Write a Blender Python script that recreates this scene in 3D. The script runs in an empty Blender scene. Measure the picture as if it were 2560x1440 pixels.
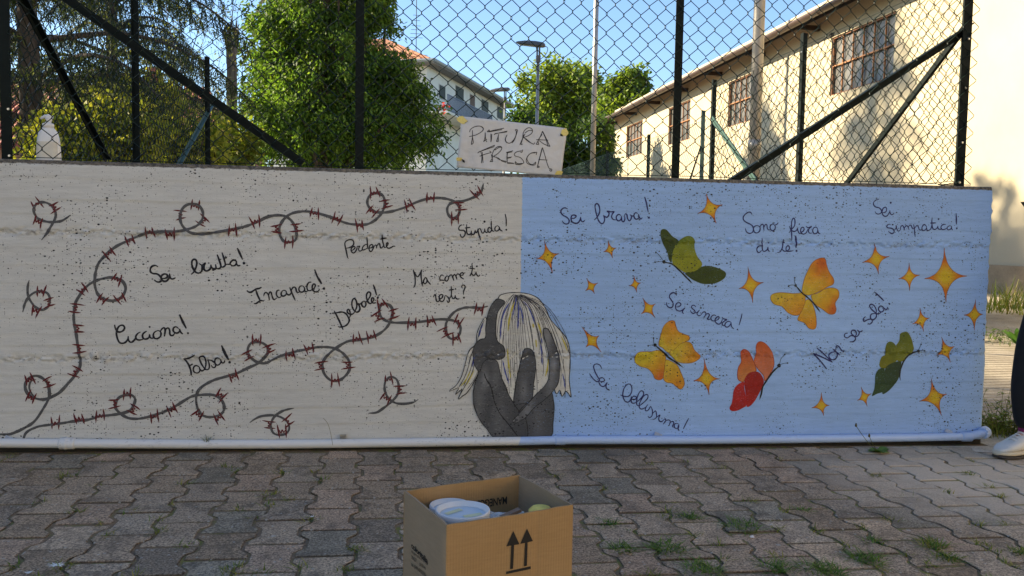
import bpy, bmesh, math, random
import numpy as np
from mathutils import Vector, Matrix
from mathutils.geometry import delaunay_2d_cdt
R=math.radians
random.seed(7); rng=np.random.default_rng(7)
sc=bpy.context.scene
# ------------------------------------------------------------------ camera, world, sun, exposure
F_PX=2067.69; PITCH=R(3.65267); ROLL=R(0.95042); YAW=R(9.11415); CAM=np.array([0.,-3.5,0.9211])
fw=np.array([math.sin(YAW)*math.cos(PITCH),math.cos(YAW)*math.cos(PITCH),-math.sin(PITCH)])
_r0=np.array([math.cos(YAW),-math.sin(YAW),0]); _u0=np.cross(_r0,fw)
rt=_r0*math.cos(ROLL)+_u0*math.sin(ROLL); up=-_r0*math.sin(ROLL)+_u0*math.cos(ROLL)
cd=bpy.data.cameras.new('camera'); co=bpy.data.objects.new('camera',cd); sc.collection.objects.link(co)
cd.sensor_width=36; cd.lens=F_PX/2560*36; cd.clip_start=.05; cd.clip_end=2000
m=Matrix.Identity(4)
for i in range(3): m[i][0]=rt[i]; m[i][1]=up[i]; m[i][2]=-fw[i]; m[i][3]=CAM[i]
co.matrix_world=m; sc.camera=co
SUN_EL=R(24); SUN_AZ=R(-69)      # azimuth from +Y towards +X
SUNV=np.array([math.sin(SUN_AZ)*math.cos(SUN_EL),math.cos(SUN_AZ)*math.cos(SUN_EL),math.sin(SUN_EL)])
w=bpy.data.worlds.new('World'); sc.world=w; w.use_nodes=True
nt=w.node_tree; sky=nt.nodes.new('ShaderNodeTexSky'); sky.sky_type='NISHITA'; sky.sun_disc=False
sky.sun_elevation=SUN_EL; sky.sun_rotation=SUN_AZ; sky.altitude=50; sky.air_density=1.0; sky.dust_density=.15; sky.ozone_density=3.4
nt.links.new(sky.outputs[0],nt.nodes['Background'].inputs[0]); nt.nodes['Background'].inputs[1].default_value=.092
sl=bpy.data.lights.new('sun','SUN'); sl.energy=4.8; sl.angle=R(.8); sl.color=(1,.86,.62)
so=bpy.data.objects.new('sun',sl); sc.collection.objects.link(so)
so.rotation_euler=Vector(-SUNV).to_track_quat('-Z','Y').to_euler()
sc.view_settings.view_transform='Standard'; sc.view_settings.look='None'; sc.view_settings.gamma=1; sc.view_settings.exposure=1.58
sc.view_settings.use_curve_mapping=False
# ------------------------------------------------------------------ helpers
def ray(x,y): return fw+(x-1280)/F_PX*rt-(y-720)/F_PX*up
def onY(x,y,Y): r=ray(x,y); return CAM+r*((Y-CAM[1])/r[1])
def onX(x,y,X): r=ray(x,y); return CAM+r*((X-CAM[0])/r[0])
def onZ(x,y,Z): r=ray(x,y); return CAM+r*((Z-CAM[2])/r[2])
def onD(x,y,D): return CAM+ray(x,y)*D
def zg(x): return -.0165*(x-.6)          # the paving falls gently to the right
def tag(o,label=None,cat=None,group=None,kind=None):
    if label: o['label']=label
    if cat: o['category']=cat
    if group: o['group']=group
    if kind: o['kind']=kind
    return o
def empty(name,loc,label=None,cat=None,group=None):
    o=bpy.data.objects.new(name,None); sc.collection.objects.link(o); o.location=loc; o.empty_display_size=.1
    return tag(o,label,cat,group)
class MB:
    def __init__(s): s.v=[]; s.f=[]; s.c=[]
    def add(s,vs,fs,col=None):
        n=len(s.v); s.v+= [tuple(map(float,q)) for q in vs]; s.f+=[tuple(i+n for i in f) for f in fs]
        if col is not None:
            s.c+= [tuple(col)]*len(vs) if len(np.shape(col))==1 else [tuple(k) for k in col]
        return s
    def box(s,a,b,col=None):
        (x0,y0,z0),(x1,y1,z1)=a,b
        return s.add([(x0,y0,z0),(x1,y0,z0),(x1,y1,z0),(x0,y1,z0),(x0,y0,z1),(x1,y0,z1),(x1,y1,z1),(x0,y1,z1)],
          [(0,3,2,1),(4,5,6,7),(0,1,5,4),(1,2,6,5),(2,3,7,6),(3,0,4,7)],col)
    def bar(s,p,q,wx,wy,side=(0,0,1),col=None):   # rectangular bar p->q, wx along side x dir
        p=np.array(p,float);q=np.array(q,float);d=q-p;d/=np.linalg.norm(d)
        a=np.cross(d,side); a/=np.linalg.norm(a); b=np.cross(a,d)
        vs=[]
        for e in (p,q):
            for i,j in ((-1,-1),(1,-1),(1,1),(-1,1)): vs.append(e+a*i*wx/2+b*j*wy/2)
        return s.add(vs,[(3,2,1,0),(4,5,6,7),(0,1,5,4),(1,2,6,5),(2,3,7,6),(3,0,4,7)],col)
    def tube(s,pts,r,n=8,cap=True,col=None):
        pts=np.array(pts,float); m_=len(pts); rs=np.broadcast_to(r,(m_,)) if np.ndim(r)<1 or len(np.shape(r))==0 else np.array(r)
        t=np.gradient(pts,axis=0); t/=np.linalg.norm(t,axis=1)[:,None]+1e-12
        a=np.cross(t[0],(0,0,1)); 
        if np.linalg.norm(a)<.1: a=np.cross(t[0],(1,0,0))
        vs=[]
        for i in range(m_):
            a=a-t[i]*(a@t[i]); a/=np.linalg.norm(a)+1e-12; b=np.cross(t[i],a)
            for k in range(n):
                an=2*math.pi*k/n; vs.append(pts[i]+rs[i]*(a*math.cos(an)+b*math.sin(an)))
        fs=[(i*n+k,i*n+(k+1)%n,(i+1)*n+(k+1)%n,(i+1)*n+k) for i in range(m_-1) for k in range(n)]
        if cap: fs+= [tuple(range(n))[::-1], tuple((m_-1)*n+k for k in range(n))]
        return s.add(vs,fs,col)
    def lathe(s,prof,n=24,c=(0,0,0),col=None,cap=True):
        vs=[(c[0]+r*math.cos(2*math.pi*k/n),c[1]+r*math.sin(2*math.pi*k/n),c[2]+z) for r,z in prof for k in range(n)]
        m_=len(prof); fs=[(i*n+k,i*n+(k+1)%n,(i+1)*n+(k+1)%n,(i+1)*n+k) for i in range(m_-1) for k in range(n)]
        if cap: fs+=[tuple(range(n))[::-1],tuple((m_-1)*n+k for k in range(n))]
        return s.add(vs,fs,col)
    def build(s,name,mat,parent=None,smooth=False,bevel=0):
        me=bpy.data.meshes.new(name); me.from_pydata(s.v,[],s.f); me.update()
        if s.c:
            ca=me.color_attributes.new('Col','FLOAT_COLOR','POINT')
            c=np.ones((len(s.v),4),np.float32); c[:,:3]=np.array(s.c)[:,:3]; ca.data.foreach_set('color',c.ravel())
        return link(name,me,mat,parent,smooth,bevel)
def link(name,me,mat,parent=None,smooth=False,bevel=0):
    me.materials.append(mat)
    if smooth: me.polygons.foreach_set('use_smooth',[True]*len(me.polygons))
    o=bpy.data.objects.new(name,me); sc.collection.objects.link(o)
    if parent is not None:
        o.parent=parent
        # meshes are written in world coordinates, parents are moved empties
        pm=Matrix.Translation(-Vector(world_loc(parent))); me.transform(pm)
    if bevel:
        b=o.modifiers.new('bevel','BEVEL'); b.width=bevel; b.segments=2; b.limit_method='ANGLE'
    return o
def world_loc(o):
    v=Vector(o.location)
    while o.parent: o=o.parent; v+=Vector(o.location)
    return v
def npmesh(name,v,f,mat,parent=None,col=None,smooth=False):
    v=np.asarray(v,np.float32); f=np.asarray(f,np.int32); me=bpy.data.meshes.new(name); k=f.shape[1]
    me.vertices.add(len(v)); me.vertices.foreach_set('co',v.ravel())
    me.loops.add(f.size); me.loops.foreach_set('vertex_index',f.ravel())
    me.polygons.add(len(f)); me.polygons.foreach_set('loop_start',np.arange(0,f.size,k,dtype=np.int32))
    me.polygons.foreach_set('loop_total',np.full(len(f),k,np.int32)); me.update(calc_edges=True); me.validate()
    if col is not None:
        ca=me.color_attributes.new('Col','FLOAT_COLOR','POINT'); c=np.ones((len(v),4),np.float32); c[:,:3]=col
        ca.data.foreach_set('color',c.ravel())
    return link(name,me,mat,parent,smooth)
def s2l(c): 
    c=np.array(c,float)/255; return tuple(np.where(c<=.04045,c/12.92,((c+.055)/1.055)**2.4))
# value noise (numpy)
def vnoise(x,y,seed=0):
    xi=np.floor(x).astype(np.int64); yi=np.floor(y).astype(np.int64); fx=x-xi; fy=y-yi
    fx=fx*fx*(3-2*fx); fy=fy*fy*(3-2*fy)
    def h(a,b):
        n=(a*374761393+b*668265263+seed*144269)&0xffffffff; n=((n^(n>>13))*1274126177)&0xffffffff
        return ((n^(n>>16))&0xffff)/65535.
    return (h(xi,yi)*(1-fx)+h(xi+1,yi)*fx)*(1-fy)+(h(xi,yi+1)*(1-fx)+h(xi+1,yi+1)*fx)*fy
# ------------------------------------------------------------------ materials
class NT:
    def __init__(s,name):
        s.m=bpy.data.materials.new(name); s.m.use_nodes=True; s.t=s.m.node_tree; s.b=s.t.nodes['Principled BSDF']; s.out=s.t.nodes['Material Output']
    def n(s,t,**k):
        nd=s.t.nodes.new(t)
        for a,b in k.items():
            if a.startswith('i_'):
                nm=a[2:]; nd.inputs[int(nm) if nm.isdigit() else nm.replace('_',' ')].default_value=b
            else: setattr(nd,a,b)
        return nd
    def l(s,a,b): s.t.links.new(a,b)
    def math(s,op,a,b=None,c=None,clamp=False):
        nd=s.n('ShaderNodeMath',operation=op,use_clamp=clamp)
        for i,q in enumerate((a,b,c)):
            if q is None: continue
            if isinstance(q,(int,float)): nd.inputs[i].default_value=q
            else: s.l(q,nd.inputs[i])
        return nd.outputs[0]
    def mix(s,fac,a,b,mode='MIX'):
        nd=s.n('ShaderNodeMix',data_type='RGBA',blend_type=mode)
        for i,q in ((0,fac),(6,a),(7,b)):
            if isinstance(q,(int,float)): nd.inputs[i].default_value=q
            elif isinstance(q,(tuple,list)): nd.inputs[i].default_value=(*q[:3],1)
            else: s.l(q,nd.inputs[i])
        return nd.outputs[2]
    def noise(s,vec,scale,detail=3,rough=.55):
        nd=s.n('ShaderNodeTexNoise',i_Scale=scale,i_Detail=detail,i_Roughness=rough); s.l(vec,nd.inputs['Vector']); return nd.outputs[0]
    def ramp(s,v,a,b,lo=0.,hi=1.):
        nd=s.n('ShaderNodeMapRange',i_1=a,i_2=b,i_3=lo,i_4=hi); s.l(v,nd.inputs[0]); return nd.outputs[0]
    def pos(s): return s.n('ShaderNodeNewGeometry').outputs['Position']
    def oco(s): return s.n('ShaderNodeTexCoord').outputs['Object']
    def scale(s,vec,xyz):
        nd=s.n('ShaderNodeVectorMath',operation='MULTIPLY'); s.l(vec,nd.inputs[0]); nd.inputs[1].default_value=xyz; return nd.outputs[0]
    def attr(s,name='Col'): return s.n('ShaderNodeAttribute',attribute_name=name).outputs[0]
    def bump(s,h,st=.3,dist=.01):
        nd=s.n('ShaderNodeBump',i_Strength=st,i_Distance=dist); s.l(h,nd.inputs['Height']); s.l(nd.outputs[0],s.b.inputs['Normal'])
    def col(s,c):
        if isinstance(c,(tuple,list)): s.b.inputs['Base Color'].default_value=(*c[:3],1)
        else: s.l(c,s.b.inputs['Base Color'])
    def rough(s,r): s.b.inputs['Roughness'].default_value=r
def simple(name,c,rough=.7,metal=0,var=.25,vs=8,bump=0,bs=60,stretch=(1,1,1),spec=.4,dirt=None):
    k=NT(name); p=k.scale(k.oco(),stretch)
    n1=k.noise(p,vs,4); n2=k.noise(p,vs*9,3)
    f=k.math('ADD',k.math('MULTIPLY',n1,.65),k.math('MULTIPLY',n2,.35))
    cc=k.mix(k.ramp(f,.3,.7),tuple(np.array(c)*(1-var)),tuple(np.minimum(np.array(c)*(1+var),1)))
    if dirt: cc=k.mix(k.math('MULTIPLY',k.ramp(k.noise(p,vs*.6,6,.7),.5,.7),dirt[1]),cc,dirt[0])
    k.col(cc); k.rough(rough); k.b.inputs['Metallic'].default_value=metal; k.b.inputs['Specular IOR Level'].default_value=spec
    if bump: k.bump(k.noise(p,bs,4),bump,.004)
    return k.m
def foliage(name,trans=.4,rough=.55):
    k=NT(name); c=k.attr(); n=k.noise(k.oco(),2.5,2); cc=k.mix(k.ramp(n,.3,.7,0,.35),c,k.mix(1.,c,(1.25,1.1,.6),'MULTIPLY'))
    k.col(cc); k.rough(rough); k.b.inputs['Specular IOR Level'].default_value=.25
    tr=k.n('ShaderNodeBsdfTranslucent'); k.l(k.mix(1.,cc,(1.5,1.55,.7),'MULTIPLY'),tr.inputs[0])
    ms=k.n('ShaderNodeMixShader',i_0=trans); k.l(k.b.outputs[0],ms.inputs[1]); k.l(tr.outputs[0],ms.inputs[2]); k.l(ms.outputs[0],k.out.inputs[0])
    return k.m
def vcol(name,rough=.7,var=.12,vs=30,bump=.0):
    k=NT(name); c=k.attr(); n=k.noise(k.oco(),vs,4)
    k.col(k.mix(1.,c,k.mix(k.ramp(n,.3,.7),(1-var,)*3,(1+var,)*3),'MULTIPLY')); k.rough(rough)
    if bump: k.bump(n,bump,.003)
    return k.m
# ------------------------------------------------------------------ mural wall
WX0,WX1,WT,WTH=-2.6,2.856,1.184,.22
J1,J2=.9055,.4035
LINES=[1.115,1.03,.975,.84,.77,.70,.63,.565,.50,.455,.335,.26,.19,.12]
XSPLIT=.598
def disp(x,z):
    """outward relief of the cast concrete (metres), boards, crumbled joints, rounded top"""
    x=np.asarray(x,float); z=np.asarray(z,float); d=np.zeros_like(x)
    for i,l in enumerate(LINES):
        lw=l+.006*(vnoise(x*1.3,x*0+i*7.3,i)-.5)+.003*(vnoise(x*5,x*0+i*3.1,i+9)-.5)
        am=.0005+.0016*np.clip(vnoise(x*1.1+i*9,x*0+i,i+40)-.3,0,1)
        d+=am*(np.clip((z-lw)/.004,-1,1))*np.exp(-np.abs(z-lw)/.03)
    for j,l in ((0,J1),(1,J2)):
        lw=l+.008*(vnoise(x*2.2,x*0,60+j)-.5); q=(z-lw)
        hw=.011+.008*vnoise(x*6,x*0+j*5,62+j)
        band=np.exp(-(q/hw)**2)
        nz=1.5*(vnoise(x*48,z*75,70+j)-.5)+.9*(vnoise(x*120,z*170,71+j)-.5)
        d+=band*(.009*nz-.0015)+.0016*np.clip(q/.01,-1,1)*np.exp(-np.abs(q)/.05)
    d+=.0008*(vnoise(x*4,z*22,80)-.5)+.0009*(vnoise(x*26,z*70,81)-.5)
    d-=np.clip(z-1.168,0,1)**1.4*2.2*(.8+.6*vnoise(x*9,z*0,90))*.5
    d-=.005*np.clip((z-1.160)/.01,0,1)*np.clip(vnoise(x*30,z*30,91)-.45,0,1)
    return np.clip(d,-.012,.0045)
def pits(k,pos):
    """mask of the small unpainted air holes in the concrete"""
    sx=k.n('ShaderNodeSeparateXYZ'); k.l(pos,sx.inputs[0])
    cl=k.ramp(k.noise(pos,3.2,3),.38,.60,.40,1.25)
    out=None
    for scx,scz,rm,seed in ((60,84,.30,0),(125,165,.30,3.3),(24,31,.13,8.1)):
        cx=k.n('ShaderNodeCombineXYZ'); k.l(k.math('MULTIPLY_ADD',sx.outputs[0],scx,seed),cx.inputs[0]); k.l(k.math('MULTIPLY',sx.outputs[2],scz),cx.inputs[1])
        v=k.n('ShaderNodeTexVoronoi',voronoi_dimensions='2D',i_Scale=1.0); k.l(cx.outputs[0],v.inputs['Vector'])
        sp=k.n('ShaderNodeSeparateColor'); k.l(v.outputs['Color'],sp.inputs[0])
        r=k.math('MULTIPLY',k.math('MULTIPLY',k.math('POWER',sp.outputs[0],4.2),rm),cl)
        mk=k.math('MULTIPLY',k.math('SUBTRACT',r,v.outputs['Distance']),9,clamp=True)
        out=mk if out is None else k.math('MAXIMUM',out,mk)
    return out,sx
def wall_finish(k,base,pos,sx,mask,pitcol=(.018,.018,.022),js=.9):
    st=k.scale(pos,(1.2,1,14)); g=k.noise(st,5,5,.65)
    st2=k.scale(pos,(4,1,60)); g2=k.noise(st2,6,3,.7)
    c=k.mix(1.,base,k.mix(k.ramp(g,.3,.72),(.88,.88,.88),(1.07,1.07,1.06)),'MULTIPLY')
    c=k.mix(1.,c,k.mix(k.ramp(g2,.32,.7),(.93,.93,.93),(1.05,1.05,1.05)),'MULTIPLY')
    # bare gravelly concrete where the brush missed the crumbled joints
    for z in (J1,J2):
        band=k.math('SUBTRACT',1.,k.math('MULTIPLY',k.math('ABSOLUTE',k.math('SUBTRACT',k.math('ADD',sx.outputs[2],.004),z)),58),clamp=True)
        nn=k.math('MULTIPLY',k.ramp(k.noise(k.scale(pos,(1,1,1.7)),46,4,.75),.45,.60),k.ramp(k.noise(pos,5,3),.4,.6))
        c=k.mix(k.math('MULTIPLY',k.math('MULTIPLY',band,nn),js),c,(.15,.135,.11))
    c=k.mix(mask,c,pitcol)
    k.col(c)
    h=k.math('ADD',k.math('MULTIPLY',mask,-1.4),k.math('ADD',k.math('MULTIPLY',g2,.8),k.math('MULTIPLY',k.noise(k.scale(pos,(1,1,2.2)),150,3),.8)))
    k.bump(h,.5,.0018); k.rough(.62); k.b.inputs['Specular IOR Level'].default_value=.3
    return c
GREY=(.595,.59,.56); BLUE=(.305,.475,.79)
k=NT('painted_concrete'); pos=k.pos(); mask,sx=pits(k,pos)
edge=k.math('ADD',sx.outputs[0],k.math('MULTIPLY',k.math('SUBTRACT',k.noise(pos,60,3),.5),.010))
edge=k.math('ADD',edge,k.math('MULTIPLY',k.math('SUBTRACT',k.noise(pos,6,2),.5),.006))
isb=k.math('MULTIPLY',k.math('SUBTRACT',edge,XSPLIT),900,clamp=True)
c=k.mix(isb,k.mix(k.ramp(k.noise(pos,1.6,4),.35,.65),tuple(np.array(GREY)*.95),tuple(np.array(GREY)*1.04)),
  k.mix(k.ramp(k.noise(pos,1.1,4),.35,.65),tuple(np.array(BLUE)*.94),tuple(np.array(BLUE)*1.06)))
# pale gap line between the two colours near the chipped left edge of the blue
c=wall_finish(k,c,pos,sx,mask)
# bare weathered top
tn=k.math('ADD',sx.outputs[2],k.math('MULTIPLY',k.math('SUBTRACT',k.noise(k.scale(pos,(1,1,2)),45,4,.7),.5),.016))
top=k.math('MULTIPLY',k.math('SUBTRACT',tn,1.1665),260,clamp=True)
bare=k.mix(k.ramp(k.noise(pos,70,4,.75),.38,.62),(.05,.046,.04),(.19,.165,.13))
c2=k.mix(top,c,bare)
# bare wall foot, with the shade under the pipe painted in dark
foot_shade=k.math('MULTIPLY',k.math('SUBTRACT',.034,k.math('ADD',k.math('ADD',sx.outputs[2],k.math('MULTIPLY',sx.outputs[0],.0165)),k.math('MULTIPLY',k.math('SUBTRACT',k.noise(pos,40,3),.5),.012))),300,clamp=True)
c2=k.mix(foot_shade,c2,(.016,.014,.012)); k.col(c2)
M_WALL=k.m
wall=empty('mural_wall',(WX0,0,0),'long low concrete wall with a mural, beige on its left and light blue on its right','wall')
xs=np.arange(WX0,WX1+.001,.0052); xs[-1]=WX1
zs=[-.12,-.06]
z=0.
while z<WT-.002:
    zs.append(z); near=min(abs(z-J1),abs(z-J2)); nl=min(abs(z-l) for l in LINES)
    z+= .0035 if near<.03 else (.004 if (nl<.012 or z>1.15) else .009)
zs.append(WT); zs=np.array(zs)
XX,ZZ=np.meshgrid(xs,zs); YY=-disp(XX,ZZ)
edge=np.clip((XX-(WX1-.02))/.02,0,1)
XX=XX-edge*.017*vnoise(ZZ*42,ZZ*0,33)*np.where(ZZ>.42,1,.12)-edge*(ZZ>1.15)*(ZZ-1.15)*.5
YY=YY+edge**2*.012
nx,nz=len(xs),len(zs); idx=np.arange(nx*nz).reshape(nz,nx)
F=np.stack([idx[:-1,:-1],idx[:-1,1:],idx[1:,1:],idx[1:,:-1]],-1).reshape(-1,4)
V=np.stack([XX,YY,ZZ],-1).reshape(-1,3)
# back shell: top, right end and rear follow the front grid's rim
n0=len(V); extra=[];ef=[]
toprow=V[idx[-1]]; bt=toprow.copy(); bt[:,1]=WTH; bt[:,2]=WT+.001
rend=V[idx[:,-1]]; br=rend.copy(); br[:,1]=WTH
V=np.concatenate([V,bt,br]); it=n0+np.arange(nx); ir=n0+nx+np.arange(nz)
F=np.concatenate([F,np.stack([idx[-1,:-1],idx[-1,1:],it[1:],it[:-1]],-1),np.stack([idx[:-1,-1],ir[:-1],ir[1:],idx[1:,-1]],-1)])
nb=len(V); V=np.concatenate([V,[[WX0,WTH,-.12],[WX1-.01,WTH,-.12],[WX1-.01,WTH,WT],[WX0,WTH,WT]]]); F=np.concatenate([F,[[nb+1,nb,nb+3,nb+2]]])
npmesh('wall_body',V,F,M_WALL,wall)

# ------------------------------------------------------------------ mural painting, traced stroke by stroke on to the wall face
CR=dict(A=(0,420,3.879),B=(640,420,3.879),C=(0,750,3.879),D=(640,750,3.879),F=(1090,700,3.5125),E=(1290,430,4),G=(1900,430,4),H=(1440,760,4.114),I=(1960,760,3.79),
 t1=(360,610,9),t2=(600,660,10.667),t3=(840,580,14.222),t4=(1130,520,16),t5=(1010,650,12),t6=(820,700,11.077),t7=(270,770,11.636),t8=(440,850,14.4),
 r1=(1380,480,9.481),r2=(1840,510,10.288),r3=(2160,480,9.846),r4=(1640,710,10.288),r5=(2020,720,6.543),r6=(1460,890,6.857),S=(1130,280,8.47))
def P(s): return np.array([[float(a) for a in q.split(',')] for q in s.split()])
_gx=np.arange(WX0-.2,WX1+.2,.0035); _gz=np.arange(-.2,WT+.1,.0025); _G=disp(*np.meshgrid(_gx,_gz)); _M=_G.copy()
for _a in (-1,0,1):
    for _b in (-1,0,1): _M=np.maximum(_M,np.roll(np.roll(_G,_a,0),_b,1))
def dmax(x,z):   # highest relief close by, so that paint lies on the wall and not in it
    i=np.clip(((np.asarray(x)-_gx[0])/.0035+.5).astype(int),0,len(_gx)-1); j=np.clip(((np.asarray(z)-_gz[0])/.0025+.5).astype(int),0,len(_gz)-1); return _M[j,i]
def towall(cr,pts):
    ox,oy,s=CR[cr]; out=[]
    for x,y in pts:
        q=onY(ox+x/s,oy+y/s,0); out.append((q[0],q[2]))
    return np.array(out)
def cat(p,step,closed=False):
    """Catmull-Rom through p, resampled at about step"""
    p=np.asarray(p,float)
    if len(p)==2:
        n=max(2,int(np.linalg.norm(p[1]-p[0])/step)+1); return p[0]+(p[1]-p[0])*np.linspace(0,1,n)[:,None]
    q=np.vstack([p[-1],p,p[0],p[1]]) if closed else np.vstack([2*p[0]-p[1],p,2*p[-1]-p[-2]])
    out=[]
    for i in range(len(q)-3):
        a,b,c,d=q[i:i+4]; n=max(2,int(np.linalg.norm(c-b)/step)+1); t=np.linspace(0,1,n,endpoint=False)[:,None]
        out.append(.5*((2*b)+(-a+c)*t+(2*a-5*b+4*c-d)*t*t+(-a+3*b-3*c+d)*t**3))
    o=np.concatenate(out)
    return o if closed else np.vstack([o,p[-1]])
LAYER=[0,.0009,1e-5]
def lift():
    LAYER[0]+=1; return LAYER[1]+LAYER[2]*LAYER[0]
def layers(base=.0009,step=1e-5): LAYER[:]=[0,base,step]
def ribbon(mb,xz,w,taper=(.55,.55),lf=None,col=None,wob=.16,fl=dmax):
    """paint stroke following the relief of the wall"""
    xz=np.asarray(xz); n=len(xz); t=np.gradient(xz,axis=0); t/=np.linalg.norm(t,axis=1)[:,None]+1e-9; nm=np.stack([-t[:,1],t[:,0]],1)
    s=np.linspace(0,1,n); ws=np.full(n,w/2.)
    e=min(.25,1.5*w/max(1e-6,np.linalg.norm(np.diff(xz,axis=0),axis=1).sum())*2)
    ws*=np.where(s<e,taper[0]+(1-taper[0])*s/e,1)*np.where(s>1-e,taper[1]+(1-taper[1])*(1-s)/e,1)
    ws*=1+wob*(vnoise(s*n*.35,s*0,int(abs(xz[0,0])*1e4)%997)-.5)*2
    lf=lift() if lf is None else lf
    vs=[];m_=3
    for k_,o in enumerate((-1,0,1)):
        q=xz+nm*ws[:,None]*o; y=-(np.maximum(fl(q[:,0],q[:,1]),-.004)+lf+np.arange(n)*4e-7)
        vs.append(np.stack([q[:,0],y,q[:,1]],1))
    V_=np.stack(vs,1).reshape(-1,3); fs=[]
    for i in range(n-1):
        for j in range(2): fs.append((i*3+j,i*3+j+1,i*3+j+4,i*3+j+3))
    mb.add(V_,fs,col)
def blob(mb,c,rx,rz=None,lf=None,col=None,fl=dmax):
    rz=rz or rx; lf=lift() if lf is None else lf; an=np.linspace(0,2*math.pi,14,endpoint=False)
    q=np.stack([c[0]+rx*np.cos(an)*(1+.12*np.sin(3*an+c[0]*90)),c[1]+rz*np.sin(an)],1); q=np.vstack([q,c])
    V_=np.stack([q[:,0],-(np.maximum(fl(q[:,0],q[:,1]),-.004)+lf),q[:,1]],1)
    mb.add(V_,[(i,(i+1)%14,14) for i in range(14)],col)
def fill(mb,xz,colf,step=.012,lf=None,fl=dmax):
    """filled painted shape: triangulated on a grid so that it follows the wall, colour per vertex"""
    xz=np.asarray(xz); lf=lift() if lf is None else lf; mn,mx=xz.min(0),xz.max(0); pts=[tuple(q) for q in xz]; n=len(pts)
    gx=np.arange(mn[0],mx[0],step); gz=np.arange(mn[1],mx[1],step)
    x1,z1=xz[:,0],xz[:,1]; x2,z2=np.roll(x1,-1),np.roll(z1,-1)
    for i,a in enumerate(gx):
        for b in gz+(i%2)*step/2:
            cr_=((z1>b)!=(z2>b)); xi=x1+(b-z1)/(z2-z1+1e-12)*(x2-x1)
            if (cr_&(a<xi)).sum()%2==0: continue
            if np.min((x1-a)**2+(z1-b)**2)<(step*.45)**2: continue
            pts.append((a,b))
    r=delaunay_2d_cdt([Vector(q) for q in pts],[],[list(range(n))],1,1e-6)
    q=np.array([(v.x,v.y) for v in r[0]]); V_=np.stack([q[:,0],-(np.maximum(fl(q[:,0],q[:,1]),-.004)+lf),q[:,1]],1)
    fs=[]
    for f in r[2]:
        a,b,c_=(q[i] for i in f[:3]); fs.append(tuple(f) if np.cross(b-a,c_-a)>0 else tuple(f)[::-1])
    mb.add(V_,fs,np.array([colf(x,z) for x,z in q]))
def paint_mat(name,js=.0):
    k=NT(name); pos=k.pos(); mask,sx=pits(k,pos); 
    wc=k.mix(k.math('GREATER_THAN',sx.outputs[0],XSPLIT),GREY,BLUE); dry=k.math('MULTIPLY',k.ramp(k.noise(k.scale(pos,(1,1,3.2)),85,5,.75),.57,.66),k.ramp(k.noise(pos,9,3),.42,.58,.15,.75))
    wall_finish(k,k.mix(dry,k.attr(),k.mix(.5,k.attr(),wc)),pos,sx,mask,js=js); return k.m
M_PAINT=paint_mat('mural_paint')
def strokes(mb,cr,txt,w,col,step=.0045,taper=(.6,.6)):
    s=CR[cr][2]; pxm=1.70e-3
    for part in txt.split(';'):
        part=part.strip()
        if not part: continue
        if part[0]=='o':
            x,y,r=[float(q) for q in part[1:].replace(' ',',').strip(',').split(',')]; blob(mb,towall(cr,[(x,y)])[0],r/s*pxm,col=col); continue
        ww=w
        if part[0]=='w': h,part=part.split('|'); ww=float(h[1:])
        ribbon(mb,cat(towall(cr,P(part)),step),ww/s*pxm,taper,col=col)
BLACK=(.012,.011,.016); NAVY=(.018,.018,.115); WIRE=(.085,.085,.088); RED=(.115,.010,.013)
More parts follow.
